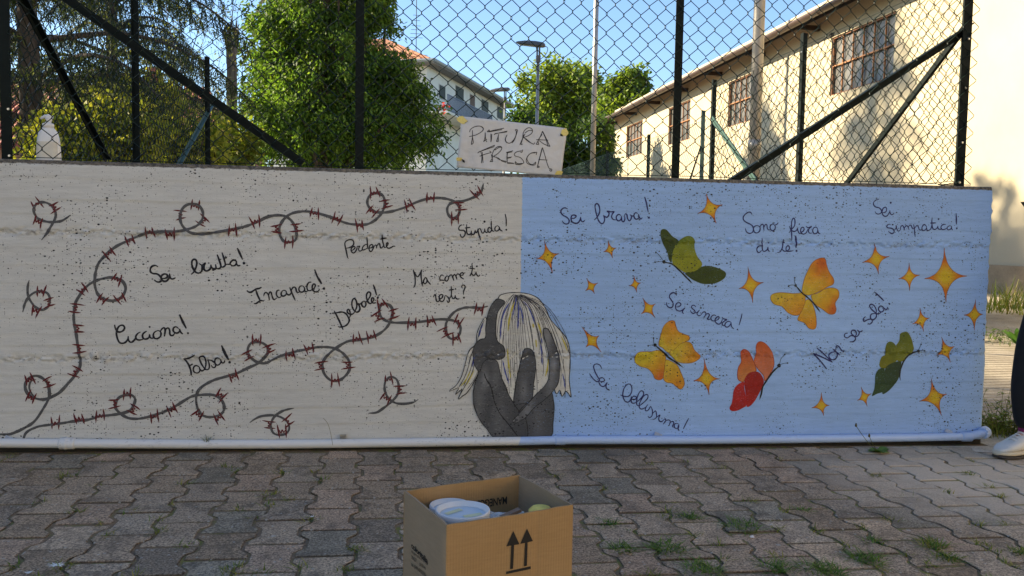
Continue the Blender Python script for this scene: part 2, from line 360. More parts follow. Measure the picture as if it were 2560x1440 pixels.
TXT=[
('t1',38,BLACK,'Sei brutta!',"318,515 270,485 210,490 160,525 140,590 160,640 210,665 290,672 350,710 385,770 385,830 340,855 280,845 230,805;385,765 450,775 515,755 530,710 490,675 430,685 390,730 395,790 440,835 500,835 550,790 580,730 578,670;578,670 585,740 620,785 670,780 712,755;1060,685 1120,630 1170,530 1190,430 1170,360 1120,345 1080,390 1080,470 1110,560 1160,630 1230,655 1290,620 1310,550 1300,480 1240,440;1240,440 1310,475 1385,430 1355,480 1350,560 1390,605 1450,595 1500,540 1505,465;1505,465 1525,530 1570,560 1620,545 1610,455;1620,545 1690,555 1730,500 1700,380 1645,235;1730,500 1770,520 1830,470 1800,330 1755,190;1700,350 1740,340;1815,320 1868,298;1830,470 1870,455 1930,455 1950,410 2010,360 2070,380 2080,430 2050,480 1990,490 1945,455;2075,400 2090,460 2130,490 2172,475;w48|2100,90 2160,220 2220,350;o2250,432 30"),
('t2',38,BLACK,'Incapace!',"w50|180,705 220,740 290,755 360,710 440,665 520,650 575,615;w50|425,700 470,830 540,980;w45|375,1055 430,1055 490,1010 560,975 640,990;632,860 650,790 690,755 740,790 770,870 785,970;770,830 790,750 830,760 850,830 880,920 920,950 980,900;1055,700 1000,705 968,780 985,850 1040,895 1100,870;1210,705 1150,705 1100,770 1110,840 1170,855 1230,810 1235,740 1210,705;1235,740 1255,800 1310,825 1360,780 1375,700;1325,620 1390,780 1475,975;1370,720 1400,640 1450,615 1490,650 1505,730 1545,760 1590,745;1680,585 1610,590 1570,660 1590,730 1650,750 1715,710 1720,640 1680,585;1720,640 1730,720 1760,745 1800,715;1905,485 1850,485 1800,540 1785,630 1810,700 1870,710 1930,680;1930,680 1990,630 2010,560 1970,530 1930,580 1930,670 1980,730 2050,745 2100,710 2120,660;w58|1990,145 2060,330 2180,530;o2240,655 36"),
('t3',44,BLACK,'Perdente',"440,950 400,860 360,650 320,480 320,380 380,310 490,270 590,290 630,360 620,450 550,520 460,560 350,575;560,660 640,610 680,550 640,510 580,540 540,610 550,690 600,740 650,740 700,680 740,600 755,500;755,500 800,510 850,500 815,560 805,630 840,680 900,660 940,620;1110,440 1040,450 970,510 935,590 950,640 1030,620 1110,570;1100,185 1115,400 1125,600;1125,575 1220,570 1300,530 1310,470 1260,445 1200,490 1175,570 1190,660 1240,695 1290,650 1340,540 1400,450;1400,450 1440,490 1445,590;1445,520 1500,430 1550,415 1565,490 1590,570 1640,550 1690,480;1640,85 1650,280 1690,450 1720,550 1770,540;1575,260 1690,225 1800,215;1770,540 1830,480 1850,400 1820,375 1790,430 1800,520 1850,575 1920,570 2010,520 2060,500 2110,515"),
('t4',50,BLACK,'Stupida!',"410,690 370,680 300,730 265,820 290,885 380,890 470,900 525,970 510,1080 450,1160 370,1160 320,1035;585,650 580,850 600,1000 660,1065 730,1040 765,960 770,900;510,800 735,775;770,900 780,1010 840,1070 890,1020 920,920 925,880;925,880 950,970 980,985 1020,920 1040,820;1035,830 1060,1000 1140,1280;1040,900 1080,830 1130,830 1160,900 1200,990 1250,1000 1290,930 1305,820;1305,820 1320,930 1380,985 1440,930;o1295,545 46;1560,830 1490,775 1440,830 1440,930 1490,975 1560,930 1570,830;1570,510 1570,700 1590,870 1640,930 1700,910;1830,705 1750,740 1710,830 1740,910 1800,920 1870,870 1890,780 1830,705;1890,750 1920,870 2020,930;2125,235 2165,450 2165,730;o2170,870 40"),
('t5',38,BLACK,'Ma come ti vesti?',"285,830 330,740 335,560 310,420 275,295;275,295 340,420 400,505 470,430 530,285;530,285 510,430 530,650 570,800;555,715 600,600 640,525 680,560 690,640 630,715 590,680 590,600 640,525;680,560 720,640 800,740;1185,480 1140,445 1085,490 1070,560 1090,600 1150,605 1220,610;1065,640 1100,590;1290,470 1240,530 1230,600 1280,635 1330,570 1330,500 1290,470;1330,530 1380,460 1430,450 1470,540 1495,620;1465,500 1510,435 1550,470 1590,590;1550,500 1600,420 1640,425 1680,470;1680,470 1760,450 1785,400 1740,380 1690,420 1690,490 1740,540 1800,575;2035,100 2050,260 2030,380 2050,440 2100,465 2140,420 2160,345;2030,380 2000,440 1970,485;1955,245 2130,265;2160,345 2175,430 2220,485 2260,470 2275,435;o2185,190 30;880,1120 910,1050 945,1040 955,1120 970,1220 1010,1250 1060,1220 1090,1180;1060,1190 1140,1130 1165,1060 1120,1030 1065,1070 1055,1150 1090,1230 1150,1245 1200,1190 1230,1080 1250,1060;1250,1060 1320,1120 1360,1190 1350,1260 1310,1260 1285,1200;1360,1160 1410,1080 1425,960 1415,780;1425,1050 1450,1140 1490,1160 1530,1120 1535,1050;1340,905 1500,880;1535,1050 1550,1130 1600,1170 1670,1160;o1545,868 25;1730,830 1735,770 1790,750 1835,800 1810,880 1785,950 1785,1040;o1797,1130 32"),
('t6',42,BLACK,'Debole!',"170,850 290,1080 420,1380;110,920 250,905 380,885 480,920 550,1010 590,1110 550,1210 460,1280 310,1305;585,1050 620,980 600,850 560,810 530,850 560,920 630,950 700,930 750,860;750,860 795,740 790,600 740,515 685,540 660,650 680,770 740,860 800,890 860,860 885,780 860,700 830,650 880,670 930,630;990,580 930,640 950,720 1010,750 1050,690 1040,610 990,580;1040,620 1100,560 1170,440 1175,360 1120,330 1070,400 1070,500 1110,610 1170,655 1220,620;1220,620 1265,560 1260,500 1215,500 1205,580 1250,640 1330,625;1255,125 1310,290 1345,425;o1380,490 32"),
('t7',46,BLACK,'Cicciona!',"195,485 215,580 280,680 370,695 460,640 485,560 430,500 340,520 280,600 250,720 270,860 330,990 420,1025 520,990 580,900 590,815;590,815 600,930 650,990 720,980 790,900 820,840;950,695 870,740 810,830 840,910 930,930 1040,900;1130,670 1040,730 1005,810 1040,890 1120,900 1190,860 1210,760;1210,760 1225,850 1280,880 1340,860;o1215,550 26;1440,655 1350,710 1320,800 1360,880 1450,885 1530,820 1545,720 1500,665 1440,655;1525,680 1570,610 1630,570 1665,620 1660,720 1640,830;1665,680 1710,590 1770,590 1800,670 1800,750 1840,800 1900,790 1945,730;2060,600 1980,545 1910,580 1900,660 1960,720 2040,720 2090,660 2080,600;2080,600 2110,690 2180,760;w66|2085,185 2170,390 2280,595;o2328,732 30"),
('t8',50,BLACK,'Falsa!',"w66|265,675 400,670 560,610 685,530;w70|290,680 410,810 490,960 540,1120 550,1280;w55|490,920 560,890 605,855;840,970 740,920 660,950 625,1040 650,1140 740,1185 830,1160 860,1070 840,970;840,980 860,1050 930,1110 1000,1080 1050,1020;1050,1020 1080,860 1060,680 1000,590 900,590 845,640 870,760 960,930 1040,1030 1110,1070 1180,1040 1205,940 1180,800 1140,710;1140,710 1260,730 1370,800 1430,890 1400,985 1320,980 1270,900;1600,690 1520,640 1430,670 1395,760 1420,860 1490,905 1570,870 1620,780 1600,690;1610,700 1640,800 1700,830 1750,780 1745,730;w88|1640,190 1740,420 1900,710;o1928,800 46"),
('r1',30,NAVY,'Sei brava!',"370,400 300,375 230,410 210,480 260,550 350,600 405,670 390,740 330,760 270,730 240,680;455,630 530,620 575,570 530,545 470,560 450,630 470,700 540,740 610,730 660,670 675,590;675,590 690,680 730,705 780,670;o687,505 18;1000,665 1080,580 1130,460 1110,320 1060,275 1020,320 1030,430 1070,590 1110,690 1170,750 1220,730 1245,650 1230,580 1215,550;1215,550 1290,600 1340,560 1350,490 1305,455 1400,470 1470,465 1430,520 1410,590 1450,650 1510,660;1640,560 1580,530 1525,580 1530,650 1580,685 1630,650 1645,580;1645,570 1650,670 1690,705 1725,650 1715,560;1715,560 1740,515 1775,540 1790,630 1830,685 1870,640 1880,570 1845,535;1850,540 1900,570 1950,560;2030,510 1980,490 1940,550 1960,625 2010,645 2060,600 2050,520;2050,530 2075,610 2110,640 2140,605;2198,115 2240,280 2278,480;o2295,607 28"),
('r2',30,NAVY,'Sono fiera di te!',"410,275 380,220 320,210 240,260 185,340 200,420 280,480 380,530 440,600 440,690 400,740 340,755 270,720 235,625;540,550 470,580 445,650 480,730 550,740 610,680 610,590 540,550;610,590 650,530 695,530 710,600 715,685;710,610 750,530 790,540 805,630 840,670 880,650;940,510 880,560 880,640 940,690 1000,640 1000,560 940,510;1000,540 1050,520 1085,475;1355,745 1430,650 1500,560 1515,440 1490,365 1450,390 1425,500 1425,680 1432,925;1370,570 1410,660 1480,705 1550,680 1580,610;1580,610 1590,690 1630,760 1690,740;o1625,518 20;1660,740 1740,680 1740,610 1700,600 1660,650 1670,740 1730,775 1800,740 1850,640;1795,570 1850,610 1940,575 1880,630 1860,700 1890,750 1950,745;2100,650 2060,595 1990,620 1970,700 2010,765 2080,740 2100,650;2100,660 2115,740 2165,770;660,1075 590,1080 535,1150 550,1230 600,1245 660,1190;662,880 670,1100 690,1200 740,1215 800,1170 820,1100;820,1100 825,1190 870,1222;o842,998 20;1215,900 1200,1080 1170,1170 1120,1235 1055,1255;1180,1160 1230,1210 1300,1215;1205,985 1260,990;1300,1210 1370,1160 1365,1090 1325,1075 1285,1130 1300,1210 1380,1215 1475,1200;w52|1530,810 1540,950 1540,1130;o1555,1205 30"),
('r3',28,NAVY,'Sei simpatica!',"370,172 300,195 240,250 240,320 290,370 370,390 425,450 420,510 350,545 290,520 268,475;460,510 530,490 555,420 530,375 470,400 445,480 460,560 520,600 580,570 630,480;630,450 640,520 680,560 720,540 735,510;o658,265 28;650,800 600,795 555,840 580,880 680,895 735,950 730,1000 680,1025 610,980 600,960;735,950 780,890 790,825 800,900 840,965 890,930;890,940 900,860 940,825 975,870 1000,945;985,900 1030,830 1075,850 1105,935;1085,870 1120,815 1160,830 1190,900 1230,890;1215,795 1235,900 1255,1105;1240,900 1290,830 1330,850 1360,930 1420,930;1540,850 1480,800 1425,860 1430,940 1490,940 1540,870;1535,850 1540,930 1580,950 1640,900 1670,800;1670,630 1670,800 1690,900 1740,920 1790,890 1815,830;1625,765 1770,760;1815,830 1820,900 1870,920 1910,890;o1830,665 25;2010,800 1940,800 1890,860 1910,920 1980,920 2040,880;2150,840 2090,835 2040,880 2060,930 2120,915 2160,850;2150,840 2150,900 2175,940;w38|2260,520 2268,650 2272,795;o2275,895 26"),
('r4',30,NAVY,'Sei sincera!',"525,290 480,230 420,225 360,270 345,340 390,410 430,480 440,550 400,605 340,605 280,550 270,470;510,590 590,580 640,530 600,480 540,490 500,560 510,640 570,690 640,690 700,650 748,605;748,605 690,680 680,730 715,765;o805,520 20;1020,590 990,550 940,550 910,590 940,640 990,680 1000,735 950,755 900,720 880,670;1000,740 1060,730 1120,665;1120,665 1060,740 1060,790 1110,815 1160,790;o1208,532 22;1160,790 1200,730 1260,720 1280,770 1225,870;1270,790 1330,760 1370,790 1340,860 1320,900 1370,910 1420,890;1545,820 1490,795 1425,830 1410,890 1450,945 1510,950;1510,950 1600,910 1620,850 1580,840 1530,890 1520,960 1570,1020 1630,1030 1680,980 1710,900;1700,845 1720,890 1820,915 1760,950 1700,1010 1720,1065 1780,1060;1920,980 1860,960 1790,1000 1770,1070 1820,1110 1890,1070 1930,1000;1930,980 1935,1080 1960,1120 2005,1155;2210,760 2180,900 2135,1055;o2090,1168 22"),
('r5',22,NAVY,'Non sei sola!',"305,1325 190,1180 75,1065;75,1065 230,1130 400,1215;400,1215 260,1080 140,980;440,1040 370,1060 345,1120 380,1170 440,1165 480,1110 470,1050 440,1040;400,1000 470,1050 520,1100;450,1020 460,950 500,955 530,1000 560,1030 595,1025;650,740 610,745 595,790 640,815 700,780 750,790 775,830 740,875 680,880;770,795 790,750 770,700 720,690 705,730 740,780 790,795 830,760 835,720 800,685;835,715 870,710 885,690;o720,592 13;940,465 905,500 915,545 970,520 1030,510 1050,550 1010,590 975,585;1090,415 1030,430 1020,490 1060,520 1110,480 1115,430 1090,415;1110,420 1115,360 1080,290 1030,265 1005,295 1040,350 1110,410 1150,425 1190,400;1230,310 1180,295 1150,345 1180,390 1225,380 1240,330;1210,300 1250,340 1285,350 1305,310;w26|1080,60 1160,130 1240,210;o1330,260 15"),
('r6',19,NAVY,'Sei bellissima!',"305,220 270,155 210,135 165,170 185,260 230,350 265,410 230,440 190,420 140,370 95,300;265,430 330,440 350,400 310,370 265,390 255,450 290,510 340,520 375,480 400,450;400,450 375,510 390,560 440,590;o437,390 12;620,665 690,690 760,690 810,630 820,550 790,485 730,490 680,570 665,680 700,770 760,790 800,740 815,690;820,740 880,740 895,700 850,690 815,730 810,790 850,810 900,790;900,790 960,740 1015,670 1015,610 970,600 925,670 900,770 910,840 950,855;950,855 1030,790 1090,720 1090,665 1040,670 980,750 945,840 960,900 1010,905 1050,880;1095,830 1060,880 1050,930 1090,935 1130,880 1145,860;o1135,758 12;1145,860 1170,930 1165,1020 1120,1055 1095,1030;1170,990 1225,940 1240,1000 1240,1050 1200,1085 1170,1080;1240,1050 1300,1010 1280,1060 1290,1110 1330,1125 1370,1090;o1380,922 14;1370,1090 1390,1075 1400,1110 1355,1170;1395,1110 1450,1095 1480,1120 1455,1195;1475,1140 1520,1120 1540,1150 1515,1210 1550,1220;1620,1160 1570,1155 1545,1200 1570,1240 1620,1225 1630,1170;1625,1170 1610,1230 1630,1285;1795,1065 1750,1150 1700,1250;o1685,1300 14"),
]
for cr,w_,col,words,tx in TXT:
    mb=MB(); layers(); strokes(mb,cr,tx,w_*1.08,col)
    tag(mb.build('lettering',M_PAINT,wall),('black' if cr[0]=='t' else 'navy blue')+' handwritten words "%s"'%words)
# barbed wire: grey brush lines and dark red barbs
WIRES=[('long barbed wire line looping up the left side and across the top',[('C',"-60,1310 0,1303 100,1300 220,1250 330,1180 410,1070 470,960 480,880 455,800 400,750 340,735 280,760 245,820 260,890 310,940 380,962 440,962 500,940 580,895 660,810 720,740 770,660 780,590 765,500 750,400 735,300 717,200 720,100 735,20"),
 ('A',"735,1300 770,1240 840,1150 915,1100 1000,1072 1090,1062 1170,1085 1210,1130 1215,1190 1170,1260 1090,1287 1010,1270 950,1225 922,1150 920,1080 930,1000 960,920 1030,840 1120,765 1240,705 1330,665 1430,630 1560,618 1700,615 1800,600 1900,565 1955,510 1970,440 1940,375 1890,350 1820,355 1770,395 1748,460 1755,530 1795,590 1860,630 1960,640 2080,625 2230,600 2400,560 2522,510"),
 ('B',"40,510 110,475 200,458 290,470 350,520 385,590 395,650 380,700 330,720 270,710 232,650 228,580 260,510 320,455 400,427 500,422 600,440 720,475 820,515 900,540 1000,550 1080,545 1150,510 1210,450 1240,390 1250,330 1230,270 1180,245 1120,255 1085,300 1082,350 1110,395 1160,425 1230,432 1320,420 1450,380 1560,330 1660,300 1760,290 1850,300 1930,330 1970,380 1970,440 1940,478 1890,480 1860,440 1855,390 1880,350 1930,330 2010,320 2110,285 2180,235 2205,150"),('C',"350,770 300,790 285,850 310,910 350,950")],
 None),
 ('barbed wire line with loops along the lower left, ending at the crouching figure',[('C',"220,1385 245,1300 300,1255 380,1225 480,1210 600,1195 720,1175 850,1162 960,1130 1080,1115 1180,1100 1260,1070 1300,1010 1310,960 1280,925 1220,922 1150,950 1120,1010 1130,1060 1180,1110 1250,1145 1330,1152 1410,1140 1500,1115 1600,1080 1700,1030 1780,980 1860,935 1950,920 2060,920 2130,950 2170,1010 2170,1070 2130,1115 2050,1135 1980,1125 1930,1080 1905,1000 1905,930 1930,870 1990,820 2080,775 2200,740 2300,710"),
 ('D',"-182,710 -80,660 10,620 70,570 115,510 110,455 70,420 10,405 -50,420 -78,470 -72,520 -30,575 20,605 90,612 160,580 230,545 330,515 400,495 480,480 560,462 650,455 750,465 830,505 890,570 910,640 895,700 840,760 780,785 720,775 665,720 645,650 650,600 690,540 770,470 880,405 960,390 1050,378 1140,355 1220,310 1280,250 1315,170 1325,100 1300,55 1250,32 1205,60 1195,110 1210,160 1260,200 1330,218 1430,220 1560,215 1680,200 1760,188 1860,190 1940,210 1980,260 1980,310 1950,360 1890,375 1850,330 1840,260 1850,210 1890,150 1940,105 2020,75 2110,72 2180,75 2250,60")],None),
 ('single curl of barbed wire at the top left',[('A',"685,455 640,490 590,515 500,525 430,515 370,490 335,440 330,390 350,355 400,332 460,340 510,375 540,430 535,490 500,560 450,640 400,700")],None),
 ('single curl of barbed wire at the left edge below the top one',[('A',"285,1085 268,1160 275,1240 310,1310 360,1360 420,1375 470,1340 485,1270 460,1215 400,1195 340,1205 280,1250 240,1320 222,1400")],None),
 ('narrow upright curl of barbed wire low beside the figure',[('D',"1090,1098 1170,1090 1240,1045 1320,980 1370,920 1385,850 1370,780 1330,748 1285,755 1250,800 1248,870 1270,930 1310,975 1370,1002 1450,1005 1530,990 1575,962")],None),
 ('single curl of barbed wire at the bottom just above the white pipe',[('D',"-62,1190 -20,1160 40,1130 120,1118 190,1120 260,1145 310,1190 322,1250 290,1295 230,1308 170,1290 145,1230 155,1170 190,1120 250,1080 310,1060 370,1048")],None)]
BARBS={0:"A 1895,365,5 1750,455,88 1970,515,-55 1455,622,-5 1650,640,0 1265,700,-28 1060,825,-38 1135,1075,30 995,1275,30 1165,1265,-30 800,1180,-45 735,1360,-75 2250,600,-8 2475,520,-15;B 205,590,90 395,575,85 315,718,0 572,440,5 785,490,25 1005,555,0 1145,240,-10 1260,350,75 1130,415,30 1485,360,-25 1695,290,-5 1975,365,78 1930,490,5 2150,240,-35;C 760,275,90 770,470,88 730,695,-60 285,770,-25 470,800,65 300,945,30",
 1:"C 535,1195,-5 765,1155,-5 970,1125,-10 1235,910,0 1115,1000,85 1290,1060,-60 1495,1130,-15 1670,1060,-28 2140,920,40 1925,1110,40 2120,1140,-25 2485,385,0 2265,740,-25 2410,535,70;D 130,475,75 335,530,-10 515,470,-10 625,635,90 890,630,85 765,775,0 975,375,-5 1115,350,-12 1220,40,-20 1330,130,85 1180,160,60 1515,235,-2 1695,200,-10 1960,205,35 1835,310,55 1940,375,-10 2165,90,0",
 2:"A 355,350,-30 530,385,65 372,515,25",3:"A 400,1195,10 480,1305,80 350,1380,20",4:"D 1285,770,-12 1395,870,80 1260,950,30",5:"D 130,1205,85 310,1175,60 255,1275,-5"}
for i,(lab,segs,_) in enumerate(WIRES):
    mb=MB(); layers()
    pts=None
    if i<2:   # the crops join up into one brush line
        allp=np.concatenate([towall(c_,P(t_)) for c_,t_ in segs if not t_.startswith('350,770')])
        ribbon(mb,cat(allp,.006),.0112,(.5,.4),col=WIRE,wob=.22)
        for c_,t_ in segs:
            if t_.startswith('350,770'): ribbon(mb,cat(towall(c_,P(t_)),.006),.008,(.3,.3),col=WIRE)
    else:
        for c_,t_ in segs: ribbon(mb,cat(towall(c_,P(t_)),.006),.0100,(.25,.2),col=WIRE,wob=.25)
    wo=tag(mb.build('painted_barbed_wire',M_PAINT,wall),lab)
    mb=MB()
    for grp in BARBS[i].split(';'):
        c_,rest=grp.split(' ',1)
        for q in rest.split():
            x,y,a=[float(v) for v in q.split(',')]; a=R(a); u=np.array([math.cos(a),math.sin(a)]); v=np.array([-u[1],u[0]]); c0=np.array([x,y])
            for sgn in (-1,1):
                tl=R(random.uniform(-14,14)); vv=v*math.cos(tl)+u*math.sin(tl); h=random.uniform(52,74); o=c0+u*sgn*random.uniform(30,40)+v*random.uniform(-8,8)
                ribbon(mb,cat(towall(c_,[o-vv*h,o+u*random.uniform(-5,5),o+vv*h]),.006),.0066,(.2,.2),col=RED)
            zz=[c0+u*(-28+14*j)+v*(18 if j%2 else -16)*random.uniform(.6,1.1) for j in range(5)]
            ribbon(mb,cat(towall(c_,zz),.003),.0052,(.5,.5),col=RED)
    mb.build('barb',M_PAINT,wo)['label']='dark red painted barbs on the grey line'
# stars
def lerp(a,b,t): return np.array(a)*(1-t)+np.array(b)*t
SY=(.62,.42,.015); SO=(.56,.15,.012); SL=(.20,.06,.012)
STARS=[('E',[1900,215,2065,325,2000,515,1815,415],'beside the exclamation mark of "Sei brava!"'),('E',[285,690,430,815,365,1010,200,870],'large star nearest the edge of the beige half'),('E',[920,685,1003,760,967,862,872,800],'on the upper crumbled joint left of the green butterfly'),('E',[705,1062,820,1108,785,1218,693,1190],'small star above the right of the figure\'s hair'),
 ('E',[1180,1042,1250,1108,1207,1205,1130,1140],'smallest star, below the green butterfly'),('E',[1265,1258,1393,1318,1392,1460,1250,1420],'left of "Sei sincera!"'),('E',[2318,950,2475,1103,2367,1308,2227,1167],'between the green and the yellow butterfly'),('G',[1143,715,1293,843,1184,1022,1020,905],'right of the words "di te!"'),
 ('G',[1490,908,1597,1030,1495,1187,1383,1067],'thin star left of the largest star'),('G',[1840,758,2070,1040,1858,1303,1643,1067],'largest star of the mural'),('I',[1814,-43,1884,97,1802,250,1703,105],'touching the right end of the wall'),('I',[1287,35,1380,130,1320,262,1213,190],'above the antennae of the dark green butterfly'),
 ('I',[1490,310,1615,400,1577,553,1440,488],'right of the dark green butterfly on the lower joint'),('I',[1393,705,1543,853,1493,1058,1280,922],'lowest large star at the bottom right'),('I',[730,785,828,848,788,972,693,915],'small star at the tail of the dark green butterfly'),('I',[353,838,430,960,377,1060,258,985],'lowest small star at the bottom'),
 ('H',[58,232,238,325,258,495,102,445],'left of the lower yellow butterfly'),('H',[1318,560,1475,770,1368,935,1207,790],'between the lower yellow and the red butterfly')]
for cr,t,lab in STARS:
    layers()
    T=np.array(t,float).reshape(4,2)
    # waist points sit where the concave sides meet
    c0=np.array([np.mean(T[[0,2],0])*.5+np.mean(T[[1,3],0])*.5,np.mean(T[[1,3],1])*.6+np.mean(T[[0,2],1])*.4])
    out=[]
    for i in range(4):
        a,b=T[i],T[(i+1)%4]; wst=c0+((a-c0)+(b-c0))*.045
        for s in np.linspace(0,1,9)[:-1]: out.append((1-s)**2*a+2*s*(1-s)*wst+s*s*b)
    q=towall(cr,out); cc=towall(cr,[c0])[0]; rad=np.mean([np.linalg.norm(towall(cr,[v])[0]-cc) for v in T])
    mb=MB(); fill(mb,q,lambda x,z:lerp(SY,SO,np.clip((math.hypot(x-cc[0],z-cc[1])/rad-.20)/.38,0,1)),.010)
    so_=tag(mb.build('painted_star',M_PAINT,wall),'four pointed yellow and orange star, '+lab)
    mb=MB(); ribbon(mb,cat(np.vstack([q,q[:1]]),.006),.0022,(1,1),col=SL); mb.build('outline',M_PAINT,so_)
# butterflies
def wing(parent,cr,txt,colf,label=None,out=None,ow=.0026):
    q=cat(towall(cr,P(txt)),.009,True); mb=MB(); fill(mb,q,colf,.009); o=mb.build('wing',M_PAINT,parent)
    if label: o['label']=label
    if out is not None:
        mb=MB(); ribbon(mb,np.vstack([q,q[:1]]),ow,(1,1),col=out); mb.build('outline',M_PAINT,o)
    return o
def grad(cr,a,b,ca,cb,amp=.22,seed=0,cm=None):
    A,B=towall(cr,[a])[0],towall(cr,[b])[0]; d=B-A; L=d@d
    def f(x,z):
        t=((np.array([x,z])-A)@d)/L+amp*(float(vnoise(np.array(x*38.),np.array(z*26.),seed))-.5)
        t=np.clip(t,0,1); c=lerp(ca,cb,t) if cm is None else (lerp(ca,cm,t*2) if t<.5 else lerp(cm,cb,t*2-1))
        return c*(.86+.28*float(vnoise(np.array(x*90.),np.array(z*60.),seed+5)))
    return f
def bfly(label,cr,wings,body,head,ants,bw=16,bodycol=(.012,.012,.012)):
    layers(.0012,2e-5); e=empty('painted_butterfly',(0,0,0)); e.parent=wall; e.location=-Vector(wall.location); e['label']=label
    for wg in wings: wing(e,cr,*wg)
    mb=MB(); s=CR[cr][2]; pm=1.7e-3/s
    ribbon(mb,cat(towall(cr,P(body)),.005),bw*pm,(.5,.15),col=bodycol); blob(mb,towall(cr,[head[:2]])[0],head[2]*pm,col=bodycol); mb.build('body',M_PAINT,e)
    for a in ants:
        mb=MB(); ribbon(mb,cat(towall(cr,P(a)),.004),5.5*pm,(1,.8),col=bodycol); blob(mb,towall(cr,P(a)[-1:])[0],9*pm,col=bodycol); mb.build('antenna',M_PAINT,e)
DG=(.045,.068,.006); LG=(.13,.175,.012); LY=(.25,.26,.012)
bfly('green butterfly under "Sei brava!" with one light wing between two dark ones','E',[
 ("1450,580 1500,575 1560,640 1625,690 1590,770 1560,850 1555,905 1530,880 1510,800 1470,720 1445,650",grad('E',(1500,600),(1550,900),DG,(.03,.05,.008))),
 ("1690,1010 1780,990 1850,950 1920,938 2020,960 2095,1005 2085,1060 2000,1110 1880,1120 1790,1090 1740,1060",grad('E',(1700,1020),(2090,1040),(.035,.055,.007),DG)),
 ("1625,690 1680,650 1740,640 1785,680 1785,760 1810,840 1860,910 1840,960 1760,1000 1690,1005 1620,960 1570,920 1560,840 1585,750",grad('E',(1700,920),(1700,650),LY,LG,.5),'light yellow green middle wing')],
 "1495,905 1560,920 1630,980 1700,1050 1765,1115",(1480,898,19),["1465,880 1430,830 1397,803","1462,897 1425,897 1390,902"])
YE=(.58,.40,.03); OR=(.62,.22,.012); DO=(.52,.11,.012); OL=(.30,.13,.02)
bfly('yellow and orange butterfly above "Non sei sola!" with four open wings','G',[
 ("460,1280 510,1300 545,1380 562,1480 560,1545 535,1572 485,1560 445,1510 400,1490 375,1475 405,1400",grad('G',(480,1290),(520,1570),YE,OR),None,OL),
 ("440,1215 330,1215 200,1205 120,1225 105,1270 140,1320 220,1345 270,1400 330,1430 390,1425 430,1360 450,1290",grad('G',(300,1220),(360,1430),YE,OR,.3),None,OL),
 ("510,1240 580,1210 660,1165 740,1160 785,1190 785,1250 750,1310 760,1370 745,1415 690,1420 620,1370 550,1320",grad('G',(560,1230),(720,1420),YE,DO,.3,cm=(.6,.3,.015)),None,OL),
 ("420,1190 440,1080 480,980 530,900 600,862 650,868 665,930 690,1000 735,1070 730,1120 670,1150 600,1190 530,1220 470,1230",grad('G',(480,1200),(690,930),YE,DO,.4,cm=(.62,.28,.015)),None,OL)],
 "355,1135 420,1210 470,1250 540,1320 605,1405",(355,1135,15),["355,1130 342,1090 347,1057","345,1132 310,1130 283,1143"])
bfly('yellow and orange butterfly lying across the lower joint above "Sei bellissima!"','H',[
 ("920,580 980,590 1040,630 1080,710 1110,790 1110,840 1075,877 1030,850 990,815 930,805 900,770 905,700",grad('H',(950,600),(1080,860),YE,OR,.3),None,OL),
 ("860,478 760,490 650,495 605,540 610,600 660,640 740,665 790,720 810,765 850,780 890,765 905,700 915,600 920,540",grad('H',(720,540),(860,770),(.56,.42,.02),DO,.3,cm=(.6,.3,.015)),None,OL),
 ("955,500 1010,460 1080,405 1150,390 1190,415 1220,480 1275,530 1270,560 1200,600 1110,608 1040,590 990,545",grad('H',(1000,520),(1250,540),(.54,.42,.03),OR,.3),None,OL),
 ("850,420 870,320 900,230 960,175 1010,175 1025,220 1050,280 1110,310 1160,330 1165,365 1120,390 1060,420 1010,470 950,500 890,450",grad('H',(920,480),(1030,220),(.56,.44,.03),OR,.4),None,OL)],
 "815,425 900,500 960,555 1030,600 1105,655",(812,422,19),["800,405 796,375 796,350","795,420 768,423 742,430"],20)
RO=(.55,.13,.025); RD=(.36,.012,.008); RR=(.42,.02,.018)
bfly('red butterfly with orange upper wings near the middle of the blue half','H',[
 ("1720,800 1670,780 1660,720 1670,650 1700,590 1690,510 1710,470 1745,468 1790,510 1825,590 1850,660 1850,695 1780,710 1740,760",grad('H',(1740,760),(1720,480),(.56,.2,.05),(.48,.07,.015)),'orange upper wing',(.3,.04,.01)),
 ("1940,790 1930,740 1890,690 1850,640 1830,580 1850,520 1850,440 1870,395 1910,388 1960,420 2010,490 2033,560 2033,640 2000,710",grad('H',(1940,740),(1920,400),(.56,.18,.09),(.5,.09,.012)),'orange upper wing',(.3,.04,.01)),
 ("1725,800 1660,830 1620,890 1610,960 1600,1020 1577,1070 1600,1100 1660,1095 1730,1060 1750,1040 1745,950 1730,870",grad('H',(1700,820),(1600,1090),RR,RD)),
 ("1730,800 1750,740 1800,700 1860,695 1900,720 1930,790 1910,860 1870,940 1820,1020 1770,1058 1750,1040 1745,940",grad('H',(1850,700),(1770,1050),(.30,.012,.006),RD))],
 "2085,640 2030,690 1970,770 1920,850 1905,920 1885,985",(2088,632,22),["2095,610 2110,560 2148,520","2110,620 2140,610 2175,607"],18)
